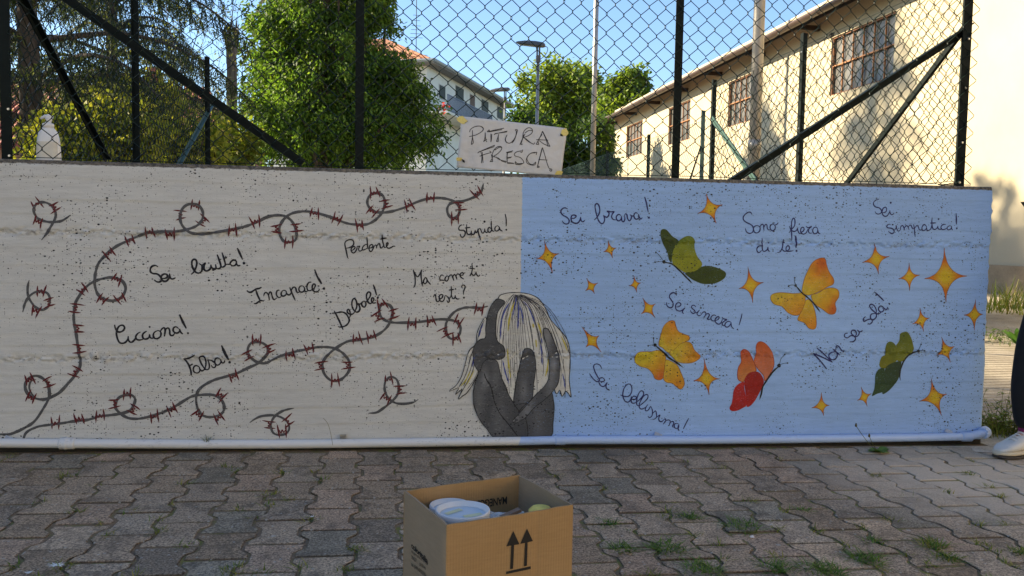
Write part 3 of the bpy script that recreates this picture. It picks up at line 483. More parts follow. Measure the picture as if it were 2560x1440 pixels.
bfly('dark green butterfly at the bottom right with two lighter upper wings','I',[
 ("960,480 955,430 975,370 1010,355 1045,375 1060,410 1050,460 1070,530 1020,570 960,610 910,600 903,560 925,500",grad('I',(930,580),(1010,370),(.17,.17,.01),(.10,.13,.012),.5),'light olive upper wing'),
 ("1110,545 1060,520 1040,460 1050,410 1090,350 1100,290 1130,268 1170,270 1200,320 1220,390 1222,440 1170,490",grad('I',(1110,540),(1150,280),(.17,.18,.012),(.10,.13,.012),.5),'light olive upper wing',(.16,.16,.012)),
 ("950,612 900,615 865,670 860,740 855,800 832,870 880,850 935,830 950,780 950,700",grad('I',(930,620),(840,860),(.028,.06,.018),(.03,.065,.02))),
 ("960,610 1010,565 1070,545 1110,548 1100,620 1085,700 1040,770 980,830 930,850 940,760",grad('I',(1060,560),(950,840),(.03,.055,.022),(.026,.058,.02)))],
 "1265,447 1200,470 1140,530 1105,610 1095,680 1102,725",(1268,445,16),["1270,440 1282,410 1297,382","1275,445 1300,437 1327,442"],17)
# crouching figure
layers(.0030,2.2e-5); fig=empty('painted_figure',(0,0,0)); fig.parent=wall; fig.location=-Vector(wall.location); fig['label']='painted dark grey figure crouching behind her pale hair, where beige meets blue'
HAIR=(.60,.585,.53); HL=(.035,.034,.045)
def fpoly(name,txt,colf,out=(.02,.02,.022),ow=.0038,step=.010,parent=None):
    q=cat(towall('F',P(txt)),.009,True); mb=MB(); fill(mb,q,colf,step); o=mb.build(name,M_PAINT,parent or fig)
    if out is not None:
        mb=MB(); ribbon(mb,np.vstack([q,q[:1]]),ow,(1,1),col=out,wob=.3); mb.build('outline',M_PAINT,o)
    return o
hc=lambda x,z:np.array(HAIR)*(.9+.2*float(vnoise(np.array(x*60.),np.array(z*12.),3)))
hair=fpoly('hair',"545,160 600,120 700,110 800,120 880,150 930,200 970,270 1000,340 1060,410 1130,490 1160,550 1175,640 1175,780 1168,880 1185,1027 1165,1000 1140,975 1122,1000 1105,1022 1095,990 1085,965 1060,1000 1045,980 1030,955 950,1000 860,1050 760,1090 672,1075 610,930 560,830 500,690 520,500 520,330",hc)
lock=fpoly('hair_lock',"440,330 390,390 360,470 350,560 290,620 260,720 230,830 180,920 120,970 165,957 200,945 170,1005 230,955 195,1045 235,1015 270,990 330,900 370,800 330,700 340,580 430,510",hc)
def strand(parent,lines,w,col,name='strand'):
    mb=MB()
    for l in lines: ribbon(mb,cat(towall('F',P(l)),.006),w,(.3,.3),col=col,wob=.35)
    mb.build(name,M_PAINT,parent)
rs=random.Random(4); dk=[]
for i in range(34):      # fine dark hair lines fanning down from the parting
    t=i/33; ex=545+t*630; ey=(560+rs.random()*480) if 560<ex<1000 else 480+rs.random()*450+max(0,(ex-1000)*.9)
    cx=545+t*560; dk.append(f"{712+(t-.5)*60:.0f},{122+rs.random()*14:.0f} {lerp(712,cx,.62):.0f},{lerp(128,ey,.16):.0f} {lerp(712,cx,.93):.0f},{lerp(128,ey,.42):.0f} {ex-8:.0f},{lerp(128,ey,.75):.0f} {ex+rs.uniform(-6,6):.0f},{ey:.0f}")
strand(hair,dk,.0021,HL)
strand(hair,["705,150 690,230 670,330","640,200 590,300 570,400 566,520","765,185 810,240 850,330 866,390","735,225 755,300 765,390","915,560 928,640 932,745","585,705 605,800 640,910","1110,820 1125,890 1132,950","725,190 722,320 716,430","930,560 925,520 905,420"],.0054,(.06,.08,.30))
strand(hair,["690,190 660,270 640,360 630,450","640,790 650,830 652,860","628,600 632,700 645,800","890,370 912,430 925,510","875,520 880,590","985,690 975,780 960,845","850,380 855,420","1095,490 1130,560 1150,620"],.0068,(.50,.42,.06))
strand(lock,["425,350 385,430 362,540","400,400 372,500","330,590 300,700 260,830 200,940","350,600 320,720 290,820 240,930","345,690 320,800 270,900 215,1000","310,640 285,740","365,800 330,880 270,960"],.0026,HL)
strand(lock,["415,375 390,440 375,500","340,650 320,760"],.005,(.04,.06,.28)); strand(lock,["335,790 295,870 265,920","300,800 260,880 215,930"],.005,(.46,.40,.06))
GD=(.072,.074,.079)
def gcol(hi=None,a=GD,amp=.0):
    pts=towall('F',[h[:2] for h in hi]) if hi else []
    def f(x,z):
        c=np.array(a)*(.82+.36*float(vnoise(np.array(x*22.),np.array(z*14.),8)))
        for q,h in zip(pts,hi or []): c=c+h[3]*math.exp(-((x-q[0])/(h[2]*4.8e-4))**2-((z-q[1])/(h[2]*1.5e-3))**2)
        return c
    return f
fpoly('torso',"1010,985 1030,1060 1035,1140 1025,1260 1000,1372 800,1380 720,1384 700,1300 690,1180 700,1100 780,1080 860,1050 940,1020",gcol([(900,1250,70,.035)]))
fpoly('leg',"760,640 775,605 800,598 835,610 855,640 875,720 870,820 855,920 840,1040 770,1100 720,1150 680,1080 690,980 710,850 740,720",gcol([(770,960,34,.09)]))
fpoly('leg',"330,960 350,880 380,800 400,740 440,700 500,697 540,720 560,800 585,890 630,990 680,1080 735,1160 790,1230 800,1382 720,1384 520,1384 450,1310 380,1220 335,1110 325,1020",gcol([(430,860,30,.11),(380,1040,50,.06),(520,860,34,.05),(560,1220,70,.04)]))
fpoly('arm',"540,165 600,185 590,215 560,250 535,300 525,400 527,500 545,545 590,580 605,630 600,670 560,697 500,692 440,697 405,740 382,805 345,760 327,690 325,620 345,560 390,520 433,505 435,420 450,320 475,240 510,190",gcol())
fpoly('arm',"940,430 975,425 1005,470 1050,580 1080,680 1085,780 1075,890 1030,970 950,1050 860,1120 790,1200 710,1250 670,1240 720,1180 800,1090 870,1010 950,930 990,850 990,700 970,580 945,490",gcol([(975,480,45,.15),(1035,740,26,.13),(1000,900,45,.10),(800,1130,60,.09),(690,1235,40,.13)]))
mb=MB()
for l in ("420,810 440,870 490,960 510,1060 560,1170 640,1270 720,1375","450,880 480,930 495,1010"): ribbon(mb,cat(towall('F',P(l)),.006),.0042,(.4,.4),col=(.012,.012,.013))
mb.build('contour',M_PAINT,fig)
# ------------------------------------------------------------------ drain pipe
def pipemat():
    k=NT('painted_pipe'); p=k.pos(); sx=k.n('ShaderNodeSeparateXYZ'); k.l(p,sx.inputs[0])
    e=k.math('ADD',sx.outputs[0],k.math('MULTIPLY',sx.outputs[2],-.35)); isb=k.math('MULTIPLY',k.math('SUBTRACT',e,XSPLIT-.012),400,clamp=True)
    c=k.mix(isb,(.66,.665,.665),(.40,.53,.79)); c=k.mix(k.math('MULTIPLY',k.ramp(k.noise(k.scale(p,(.3,1,1)),60,5,.7),.6,.72),.5),c,(.25,.25,.27))
    # splashes of dark soil on its underside
    c=k.mix(k.math('MULTIPLY',k.ramp(k.noise(p,55,4,.7),.58,.66),k.ramp(k.noise(p,3,2),.5,.6,0,.35)),c,(.06,.05,.04))
    k.col(c); k.rough(.42); k.bump(k.noise(k.scale(p,(.4,1,1)),90,3),.15,.003); return k.m
M_PIPE=pipemat()
pts=[]
for x,yp in ((-420,1104),(0,1107.5),(300,1109.5),(660,1110.5),(980,1107),(1300,1102.5),(1440,1100),(1800,1099.5),(2200,1095),(2415,1091.5)):
    q=onY(x,yp,-.024); pts.append(q)
pts=np.array(pts); 
pp=cat(pts,.05); pipe=empty('drain_pipe',tuple(pp[0]),'thin plastic pipe along the foot of the mural wall, white then light blue','pipe')
MB().tube(pp,.0185,14).build('tube',M_PIPE,pipe,True)
def coupling(px,L=.05,r=.0225,ribs=0):
    i=np.argmin(np.abs(pp[:,0]-onY(px,1100,-.024)[0])); c=pp[i]; t=pp[min(i+1,len(pp)-1)]-pp[max(i-1,0)]; t/=np.linalg.norm(t); mb=MB()
    n=14; ss=np.linspace(-L/2,L/2,n); rr=[r-(.0022 if (ribs and j%2) else 0)-(.004 if j in (0,n-1) else 0) for j in range(n)]
    if not ribs: rr=[r*.86,r]+[r]*3+[r*1.12,r*1.12]+[r]*(n-9)+[r,r*.86]
    mb.tube([c+t*s for s in ss],rr,16); return mb.build('coupling',M_PIPE,pipe,True)
coupling(155,.06); coupling(1390,.05,.022,1); coupling(2432,.055,.0235,1)
# elbow at the right end turning back round the corner, with a toothed collar
e0=pp[-1]; el=[e0,e0+np.array([.03,0,.004]),e0+np.array([.055,-.004,.010])]
for a in np.linspace(0,90,6): el.append(e0+np.array([.085+.035*math.sin(R(a)),-.004+.035*(1-math.cos(R(a))),.016+.004*math.sin(R(a))]))
MB().tube(np.array(el),.0195,14).build('elbow',M_PIPE,pipe,True)
mb=MB(); c=el[4]; 
mb.tube([c+np.array([-.012,-.002,0]),c+np.array([.014,.006,.003])],.026,18)
for j in range(12):
    a=j*math.pi/6; d=np.array([0,math.cos(a),math.sin(a)])*.026; mb.tube([c+d+np.array([-.008,0,0]),c+d+np.array([.010,.004,.002])],.0038,5)
mb.build('toothed_collar',simple('blue_white_plastic',(.45,.56,.76),.5),pipe)
M_BRK=simple('pipe_clip',(.42,.47,.56),.5)
for px,py,cm in ((25,1096,(.6,.6,.6)),(1645,1086,None),(2370,1078,None)):
    q=onY(px,py,-.012); mb=MB(); mb.bar(q+(-.016,0,.006),q+(.014,-.006,-.006),.016,.004,(0,1,.4)); mb.bar(q+(.012,-.006,-.006),q+(.02,-.02,-.02),.012,.004,(0,1,0)); mb.build('pipe_clip',M_BRK,pipe)
q=onY(858,1094,-.006); 
mb=MB(); mb.box(q+(-.013,-.010,-.013),q+(-.008,.006,.012)); mb.box(q+(.008,-.010,-.013),q+(.013,.006,.012)); mb.box(q+(-.013,-.012,.008),q+(.013,.006,.013)); mb.box(q+(-.008,.0,-.012),q+(.008,.006,.008))
tag(mb.build('metal_clip',simple('zinc',(.42,.41,.38),.35,.8),None),'small open metal clip on the beige wall above the white pipe','clip')
# ------------------------------------------------------------------ chain-link fences
M_FENCE=simple('dark_green_coated_steel',(.006,.010,.009),.6,0,.3,spec=.12)
M_WIRE=simple('green_coated_wire',(.008,.018,.014),.5,0,.2,spec=.2)
M_GREENPOST=simple('sunlit_green_steel',(.05,.10,.085),.45,0,.25)  # sunlight on the dark fence steel, put in as a lighter green
M_BOLT=simple('zinc_bolt',(.6,.6,.58),.35,.9)
YF=.11
def mesh_panel(o,u,width,z0,z1,pu=.0775,pv=.083,r=.0021,seed=0,nrm=None,edge=True):
    """woven chain-link: every wire zig-zags and hooks round its neighbours"""
    rg=np.random.default_rng(seed); o=np.array(o,float); u=np.array(u,float)/np.linalg.norm(u); nrm=np.array(nrm if nrm is not None else np.cross(u,(0,0,1)))
    mb=MB(); hu,hv=pu/2,pv/2; nw=int(width/hu); nl=int((z1-z0)/hv)
    for i in range(nw):
        pts=[]
        for k in range(nl+1):
            s=(k+i)%2; x=(i+s)*hu; z=z0+k*hv
            j=rg.normal(0,.0011,2); dpt=.0022*(1 if s else -1)
            sx=(-1 if s else 1)*.0035   # hooks overlap slightly at the knots
            x2=x-sx*.55
            bend=.0032
            pts.append((x2+j[0],dpt*-.6,z-bend+j[1])); pts.append((x2+j[0],dpt,z+bend+j[1])) 
        P_=o+np.array([u*a for a,_,_ in pts])+np.array([nrm*b for _,b,_ in pts])+np.array([[0,0,c] for _,_,c in pts])
        P_=P_[1:]
        n=3; mb.tube(P_,r,n,cap=False)
        top=P_[-1]; mb.tube([top,top+np.array([0,0,.012])+u*.006*(1 if i%2 else -1)],r,3,cap=False)
    for z in (z0+.004,z1-.004): mb.tube([o+u*t+np.array([0,0,z+.002*math.sin(t*7)]) for t in np.linspace(-.01,width,16)],.0016,5)
    return mb
def tpost(mb,x,y,z0,z1,w=.036,axis=0,chamf=.012):
    """T-section post with a cut-off corner on top"""
    t=.005; d=.034
    if axis==0: mb.box((x-w/2,y-t,z0),(x+w/2,y,z1)); mb.box((x-t/2,y,z0),(x+t/2,y+d,z1))
    else: mb.box((x-t,y-w/2,z0),(x,y+w/2,z1)); mb.box((x,y-t/2,z0),(x+d,y+t/2,z1))
    return mb
def bolts(parent,pts,n=(0,-1,0)):
    for q in pts:
        q=np.array(q); mb=MB(); mb.tube([q,q+np.array(n)*.006],[.0062,.0045],8); mb.build('bolt',M_BOLT,parent)
XL,XR=-1.477,2.755
def fence(name,loc,label): return empty(name,loc,label,'fence','chain-link fences')
f1=fence('chain_link_fence',(XL,YF,WT),'dark green chain-link fence standing on top of the mural wall')
mesh_panel((XL+.018,YF,0),(1,0,0),XR-XL+.035,WT+.012,2.36,seed=1).build('wire_mesh',M_WIRE,f1)
for x,wd in ((XL,.04),(-.089,.036),(1.323,.036),(XR,.046)):
    tpost(MB(),x,YF+.012,WT-.05,2.42,wd).build('post',M_FENCE,f1)
for s,e_,wd in (((60,-66),(752,415),.040),((2428,60),(1822,450),.040)):
    a,b=onY(*s,YF+.03),onY(*e_,YF+.03); mb=MB(); mb.bar(a,b,.006,wd,(0,1,0)); d=(b-a)/np.linalg.norm(b-a); nn=np.cross(d,(0,1,0)); mb.bar(a+nn*wd*.45+np.array([0,.016,0]),b+nn*wd*.45+np.array([0,.016,0]),.03,.005,(0,1,0)); mb.build('diagonal_brace',M_FENCE,f1)
bolts(f1,[(XL+.01,YF-.005+.012-.0005,1.39),(XL+.01,YF+.0065,1.205),(XR-.004,YF+.0065,1.21),(XR,YF+.0065,1.40),(XR+.004,YF+.0065,1.66),(XR+.006,YF+.0065,1.89)])
mb=MB()
for k in range(4): 
    a=onY(2382+k*4,466-k*2,YF-.01); b=onY(2345+k*5,461+k,YF-.012); mb.tube([a,(a+b)/2+np.array([0,0,.004*(k-1)]),b],.0022,5)
mb.build('tie_wire',M_FENCE,f1)
# return fence on the left: from the left corner post away from the camera
f2=fence('chain_link_fence',(XL,YF+.05,WT),'green chain-link fence running back from the left end, in front of the conifers')
YL=[1.82,3.92]
mesh_panel((XL,YF+.03,0),(0,1,0),YL[1]-YF-.03,WT+.03,2.30,seed=2).build('wire_mesh',M_WIRE,f2)
for y in YL: tpost(MB(),XL+.012,y,.3,2.42 if y<3 else 2.385,.036,1).build('post',M_FENCE,f2)
a,b=onX(30,-40,XL+.02),onX(266,402,XL+.02); mb=MB(); mb.bar(a,b,.03,.006,(1,0,0)); mb.bar(a+(.012,0,.01),b+(.012,0,.01),.006,.026,(1,0,0)); mb.build('diagonal_brace',M_FENCE,f2)
a,b=onX(532,255,XL+.02),onX(440,420,XL+.02); mb=MB(); mb.bar(a,b,.04,.006,(1,0,0)); mb.bar(a+(.012,0,.0),b+(.012,0,0),.006,.03,(1,0,0)); mb.build('diagonal_brace',M_GREENPOST,f2)
bolts(f2,[(XL+.0065,YL[0]-.008,z) for z in (2.02,1.68,1.40)]+[(XL+.0065,YL[1]-.008,z) for z in (2.05,1.78)],(-1,0,0))
for o_ in f2.children:
    pass
# return fence on the right
f3=fence('chain_link_fence',(XR,YF+.05,WT),'dark chain-link fence running back from the right end, in front of the yellow building')
YR=[1.69,3.18]
mesh_panel((XR,YF+.03,0),(0,1,0),YR[1]-YF,WT+.03,2.205,seed=3).build('wire_mesh',M_WIRE,f3)
tpost(MB(),XR-.006,YR[0],.2,2.285,.040,1).build('post',M_FENCE,f3)
tpost(MB(),XR-.006,YR[1],.2,2.25,.034,1).build('post',M_FENCE,f3)
a,b=onX(2408,70,XR-.02),onX(2112,462,XR-.02); mb=MB(); mb.bar(a,b,.028,.006,(1,0,0)); mb.bar(a+(.012,0,.0),b+(.012,0,0),.006,.026,(1,0,0)); mb.build('diagonal_brace',M_FENCE,f3)
a,b=onX(1780,296,XR-.02),onX(1888,452,XR-.02); mb=MB(); mb.bar(a,b,.045,.006,(1,0,0)); mb.bar(a+(.012,0,.0),b+(.012,0,0),.006,.03,(1,0,0)); mb.build('diagonal_brace',M_GREENPOST,f3)
bolts(f3,[(XR-.0115,YR[0]-.008,z) for z in (2.16,1.90,1.66)],(-1,0,0))
q=onX(2080,86,XR); mb=MB(); 
for k in range(9): 
    t=rng.normal(0,.006,3); mb.tube([q+t,q+t+np.array([0,-.02,.006])*rng.random()+rng.normal(0,.008,3),q+t+np.array([0,.02,-.01])],.0035,5)
mb.build('knotted_cloth',simple('black_cloth',(.01,.01,.01),.9),f3)
# lower fence further back along the building
XF=3.35
f4=fence('chain_link_fence',(XF,3.7,0),'pale green chain-link fence furthest back, along the foot of the yellow building')
z4=onX(1752,303,XF)[2]
mesh_panel((XF,4.0,0),(0,1,0),9.5,.5,z4,.062,.066,.0014,seed=4).build('wire_mesh',simple('faded_green_wire',(.10,.17,.15),.5),f4)
for px,py in ((1757,276),(1621,336),(1518,378)):
    q=onX(px,py,XF); tpost(MB(),XF-.004,q[1],.0,q[2],.036,1).build('post',M_GREENPOST if px>1700 else M_FENCE,f4)
a,b=onX(1752,366,XF-.02),onX(1723,455,XF-.02); mb=MB(); mb.bar(a,b,.028,.006,(1,0,0)); mb.build('diagonal_brace',M_FENCE,f4)
# ------------------------------------------------------------------ paper sign taped on the front mesh
sign=empty('paper_sign',tuple(onY(1280,380,YF-.012)),'white paper sign hand lettered "PITTURA FRESCA", taped to the fence','sign')
def paperdisp(x,z):
    u=(x-.3)*7; return np.zeros_like(np.asarray(x,float))
YS=YF-.012
def tosign(pts,dy=0): return np.array([onY(1130+x/8.47,280+y/8.47,YS) for x,y in pts])
k=NT('white_paper'); p=k.oco(); n1=k.noise(p,9,3); n2=k.noise(k.scale(p,(1,1,1)),34,2,.4)
k.col(k.mix(k.ramp(n1,.3,.7),(.56,.555,.55),(.63,.625,.62))); k.rough(.8); k.bump(k.math('ADD',n1,k.math('MULTIPLY',n2,.3)),.5,.02)
M_PAPER=k.m
TLc,TRc,BRc,BLc=[tosign([c])[0] for c in ((205,90),(2440,345),(2305,1372),(95,1170))]
def sp(u,v):
    q=(TLc*(1-u)+TRc*u)*(1-v)+(BLc*(1-u)+BRc*u)*v
    y=-.004*math.sin(math.pi*u)*math.sin(math.pi*v)-.0016*math.sin(u*9+v*4)-.0011*math.sin(u*4-v*11)
    for cu,cv in ((0,0),(1,0),(1,1),(0,1)):   # corners bent back towards the wire
        d=math.hypot((u-cu)*1.9,v-cv); y+=max(0,.20-d)*.055
    return q+np.array([0,y-.003,0])
mb=MB(); NU,NV=40,22
mb.add([sp(i/NU,j/NV) for j in range(NV+1) for i in range(NU+1)],[(j*(NU+1)+i,(j+1)*(NU+1)+i,(j+1)*(NU+1)+i+1,j*(NU+1)+i+1) for j in range(NV) for i in range(NU)])
po=mb.build('paper',M_PAPER,sign,True); so_=po.modifiers.new('thick','SOLIDIFY'); so_.thickness=.0004; so_.offset=1
def signuv(q):
    # invert the bilinear map by a few Newton steps in x,z
    u=v=.5
    for _ in range(12):
        f=((TLc*(1-u)+TRc*u)*(1-v)+(BLc*(1-u)+BRc*u)*v-q)[[0,2]]
        du=((TRc-TLc)*(1-v)+(BRc-BLc)*v)[[0,2]]; dv=((BLc-TLc)*(1-u)+(BRc-TRc)*u)[[0,2]]
        s=np.linalg.solve(np.array([du,dv]).T,-f); u+=s[0]; v+=s[1]
    return u,v
mb=MB()
SG="370,430 390,370 480,315 580,300 650,330 660,380 610,430 500,490 360,525;600,305 660,350 640,410;428,390 430,520 405,690;430,520 445,660 405,690;700,435 690,560 665,635;700,440 710,580 735,640;670,625 735,575;745,425 900,385 1100,345;740,415 790,380;790,380 780,430;770,425 1060,375;820,460 820,640;840,470 830,600 815,640;890,490 920,465 1170,405;900,460 1160,425;990,470 960,560 935,635;980,480 970,630 935,610;1165,485 1130,560 1135,620 1180,660 1240,655 1310,580 1360,470 1385,380;1385,380 1330,378;1330,378 1360,420 1330,560 1270,660;1150,510 1120,590 1150,650 1200,665;1540,470 1490,560 1430,700;1520,480 1480,600 1455,690 1490,680;1490,550 1510,430 1580,350 1650,340 1695,380 1690,440 1620,500 1500,550;1540,450 1620,395 1695,400;1520,550 1600,620 1720,685 1740,650;1550,560 1640,640 1720,690;1775,690 1850,550 1910,410;1910,410 1970,530 2070,735;1830,690 1820,600 1900,480;1910,420 1990,600 2025,735;1840,610 1940,680 2060,730;1780,590 2030,600;1780,690 1835,690;540,870 620,825 900,705;560,850 880,740;880,740 900,705;610,840 630,960 620,1085;640,850 655,1080;585,940 700,895 830,860;830,860 790,825;850,900 850,980 800,1060;830,900 860,1050;860,1050 810,1050;850,890 890,800 960,740 1040,740 1040,800 970,880 870,945;900,810 1000,750 1050,760;870,945 980,980 1050,1040 1140,1070;920,950 1000,1010 1150,1050;1170,860 1155,980 1170,1090;1160,870 1165,1090;1140,860 1285,825;1150,870 1270,850;1150,975 1260,955;1170,985 1240,970;1170,1090 1310,1090;1180,1075 1290,1085;1490,800 1470,860 1440,850;1470,825 1360,850 1310,900 1340,940 1440,970 1510,1050 1500,1090 1430,1115 1340,1105 1335,1050;1335,1050 1380,1095 1480,1090;1790,855 1775,910;1790,855 1680,870 1600,930 1565,1020 1590,1090 1670,1125 1750,1120 1770,1060;1770,1060 1700,1115 1620,1080 1580,980 1650,885 1760,870;1800,1175 1860,950 1910,755;1910,755 1950,880 2000,1060 2050,1190 2085,1205;2085,1205 2110,1215 2105,1245 2088,1255 2065,1235 2085,1205;1900,770 1830,1040 1810,1140;1810,1140 1850,1165 1800,1175;1920,790 1980,980;1825,1010 2015,1020"
for i,part in enumerate(SG.split(';')):
    c=cat(tosign(P(part)),.006) if len(part.split())>1 else None
    t=np.gradient(c,axis=0); t/=np.linalg.norm(t,axis=1)[:,None]+1e-9; nn=np.stack([-t[:,2],t[:,0]*0,t[:,0]],1); vs=[]
    for j,q in enumerate(c):
        u,v=signuv(q); s_=sp(u,v)+np.array([0,-.0009-.00002*(i%30),0])
        vs+= [s_-nn[j]*.0016,s_+nn[j]*.0016]
    mb.add(vs,[(2*j,2*j+1,2*j+3,2*j+2) for j in range(len(c)-1)])
mb.build('lettering',simple('black_marker',(.014,.013,.018),.6),sign)['label']='hand drawn black capitals PITTURA FRESCA'
M_TAPE=simple('yellow_tape',(.72,.58,.17),.5,0,.18,30,bump=.4,bs=90)
for poly in ("95,150 150,90 235,78 270,130 330,190 250,260 180,235 130,200","2310,420 2330,370 2420,340 2470,440 2430,500 2345,500 2300,470","2180,1310 2220,1250 2290,1240 2345,1270 2310,1370 2240,1350 2190,1330","90,1000 95,965 200,965 215,990 190,1035 95,1030"):
    q=tosign(P(poly)); c=q.mean(0); mb=MB(); vs=[]
    for j,p_ in enumerate(q):
        u,v=signuv(p_); s_=sp(min(max(u,-.03),1.03),min(max(v,-.06),1.06)); vs.append(np.array([p_[0],s_[1]-.0022-.001*(j%2),p_[2]]))
    u,v=signuv(c); vs.append(np.array([c[0],sp(u,v)[1]-.0036,c[2]])); n=len(q)
    mb.add(vs,[((j+1)%n,j,n) for j in range(n)]); o=mb.build('tape',M_TAPE,sign); md=o.modifiers.new('thick','SOLIDIFY'); md.thickness=.0005
M_HOLE=simple('dark_hole',(.02,.02,.02),.9)
for a,b,c in (((255,262),(300,215),(342,200)),((2280,460),(2300,500),(2345,525)),((200,1000),(235,1050),(270,1080))):
    mb=MB(); q=tosign([a,b,c]); q[:,1]-=.0105; d=np.array([.006,0,.004]); mb.add([q[0],q[1]-d*.6,q[2],q[1]+d],[(0,1,2,3)]); mb.build('loose_corner',M_HOLE,sign)
# ------------------------------------------------------------------ dispenser bottle on the wall top behind the mesh
q=onY(122,392,.175); bx=q[0]; bz=WT+.001
sc_=1.0
bot=empty('pump_bottle',(bx,.175,bz),'white plastic pump bottle standing on the wall behind the fence mesh, by the left post','bottle')
M_BOT=simple('white_plastic',(.84,.84,.84),.3,0,.03); 
def ell(prof,n=28):
    vs=[];fs=[]
    for rx,ry,z in prof:
        for k_ in range(n): a=2*math.pi*k_/n; ca,sa=math.cos(a),math.sin(a); e=.75; vs.append((bx+rx*math.copysign(abs(ca)**e,ca),.175+ry*math.copysign(abs(sa)**e,sa),bz+z))
    m_=len(prof); fs=[(i*n+k_,i*n+(k_+1)%n,(i+1)*n+(k_+1)%n,(i+1)*n+k_) for i in range(m_-1) for k_ in range(n)]+[tuple(range(n))[::-1],tuple((m_-1)*n+k_ for k_ in range(n))]
    return MB().add(vs,fs)
ell([(.042,.026,0),(.047,.030,.006),(.046,.029,.03),(.044,.028,.07),(.041,.027,.10),(.034,.024,.125),(.024,.02,.138),(.0205,.0195,.142)]).build('body',M_BOT,bot,True)
ell([(.0205,.0205,.142),(.0205,.0205,.156),(.0195,.0195,.160),(.012,.012,.1605),(.0105,.0105,.166)]).build('collar',M_BOT,bot,True)
mb=MB(); mb.tube([(bx+.004,.175,bz+.164),(bx+.004,.175,bz+.172),(bx+.003,.175,bz+.182)],[.0075,.010,.015],14); mb.tube([(bx+.018,.175,bz+.186),(bx+.004,.175,bz+.190),(bx-.012,.175,bz+.189),(bx-.022,.175,bz+.184),(bx-.028,.175,bz+.178)],[.007,.0085,.0065,.005,.0042],10)
mb.build('pump_head',M_BOT,bot,True)
lb=MB(); n=12; vs=[]
for zz in (.02,.085):
    for j in range(n): a=R(-150+j*120/(n-1)); e=.75; ca,sa=math.cos(a),math.sin(a); vs.append((bx+.0462*math.copysign(abs(ca)**e,ca)*(1 if zz<.05 else .945),.175+.0295*math.copysign(abs(sa)**e,sa)*(1 if zz<.05 else .945),bz+zz))
lb.add(vs,[(j,j+1,n+j+1,n+j) for j in range(n-1)]); lb.build('label',simple('cream_label',(.74,.70,.60),.5,0,.1,60),bot,True)
# ------------------------------------------------------------------ ground and paving
k=NT('earth'); p=k.pos(); n=k.noise(p,.35,5); n2=k.noise(p,14,4)
k.col(k.mix(k.ramp(n2,.3,.7),k.mix(k.ramp(n,.4,.6),(.10,.085,.055),(.06,.075,.025)),(.17,.145,.095))); k.rough(.95); k.bump(n2,.4,.03); M_EARTH=k.m
mb=MB(); 
gx=[-400,-60,-30,-14,-6,-3,0,2.9,5,9,17,30,60,400]; gy=[-400,-60,-30,-12,-6,.2,2,6,12,25,45,70,120,400]
mb.add([(x,y,-.16) for y in gy for x in gx],[(j*len(gx)+i,j*len(gx)+i+1,(j+1)*len(gx)+i+1,(j+1)*len(gx)+i) for j in range(len(gy)-1) for i in range(len(gx)-1)])
tag(mb.build('ground',M_EARTH),kind='structure')
# yard behind the wall
k=NT('yard_gravel'); p=k.pos(); n=k.noise(p,.6,5); n2=k.noise(p,30,4); k.col(k.mix(k.ramp(n2,.3,.7),k.mix(k.ramp(n,.4,.6),(.26,.24,.20),(.09,.12,.035)),(.33,.31,.27))); k.rough(.95)
mb=MB(); mb.add([(-60,.26,-.05),(2.9,.26,-.05),(8.3,8,-.03),(8.3,90,-.05),(-60,90,-.05)],[(0,1,2,3,4)]); tag(mb.build('yard',k.m),kind='structure')
# soil bed under the pavers, sloping with them
def slab(name,xa,xb,ya,yb,dz,mat,n=10,zf=None):
    zf=zf or (lambda x,y:zg(x)+dz); mb=MB(); xx=np.linspace(xa,xb,n); yy=np.linspace(ya,yb,n)
    mb.add([(x,y,zf(x,y)) for y in yy for x in xx],[(j*n+i,j*n+i+1,(j+1)*n+i+1,(j+1)*n+i) for j in range(n-1) for i in range(n-1)])
    return tag(mb.build(name,mat),kind='structure')
k=NT('joint_soil'); p=k.pos(); n=k.noise(p,90,5,.7); n1=k.noise(p,2.2,3)
moss=k.math('MULTIPLY',k.ramp(k.noise(p,26,4,.65),.46,.60),k.ramp(n1,.40,.60,.15,1))
k.col(k.mix(moss,k.mix(k.ramp(n,.3,.7),(.12,.078,.045),(.28,.19,.115)),(.17,.18,.03))); k.rough(1); k.bump(n,.8,.006); M_SOIL=k.m
slab('soil_bed',-6,6,-12,-.002,-.0034,M_SOIL)
# double-T interlocking pavers
PW,PL,AM=.1475,.2045,.0135
def paver_outline(gap):
    h=PW/2; g=gap/2; e=PL/2-.0046-random.uniform(0,.0016); L=[]
    for y,a in ((-e,AM*.95),(-.072,AM),(-.062,AM*.7),(-.041,-AM*.7),(-.031,-AM),(.031,-AM),(.041,-AM*.7),(.062,AM*.7),(.072,AM),(e,AM*.95)): L.append((h+a-g+random.gauss(0,.0009),y+random.gauss(0,.0012)))
    return [(-x,y) for x,y in L]+[(x,y) for x,y in L[::-1]]
k=NT('paver_concrete'); p=k.pos(); a=k.attr(); n=k.noise(p,150,3,.8); n2=k.noise(p,9,5,.6); n3=k.noise(p,55,4,.7)
c=k.mix(1.,a,k.mix(k.ramp(n,.39,.62),(.42,.41,.40),(1.62,1.57,1.5)),'MULTIPLY'); c=k.mix(1.,c,k.mix(k.ramp(n3,.32,.68),(.82,.82,.82),(1.13,1.12,1.10)),'MULTIPLY')
c=k.mix(k.math('MULTIPLY',k.ramp(n2,.50,.66),.55),c,(.085,.068,.052)); c=k.mix(k.math('MULTIPLY',k.ramp(k.noise(p,1.6,5,.65),.52,.66),.40),c,(.11,.09,.07))
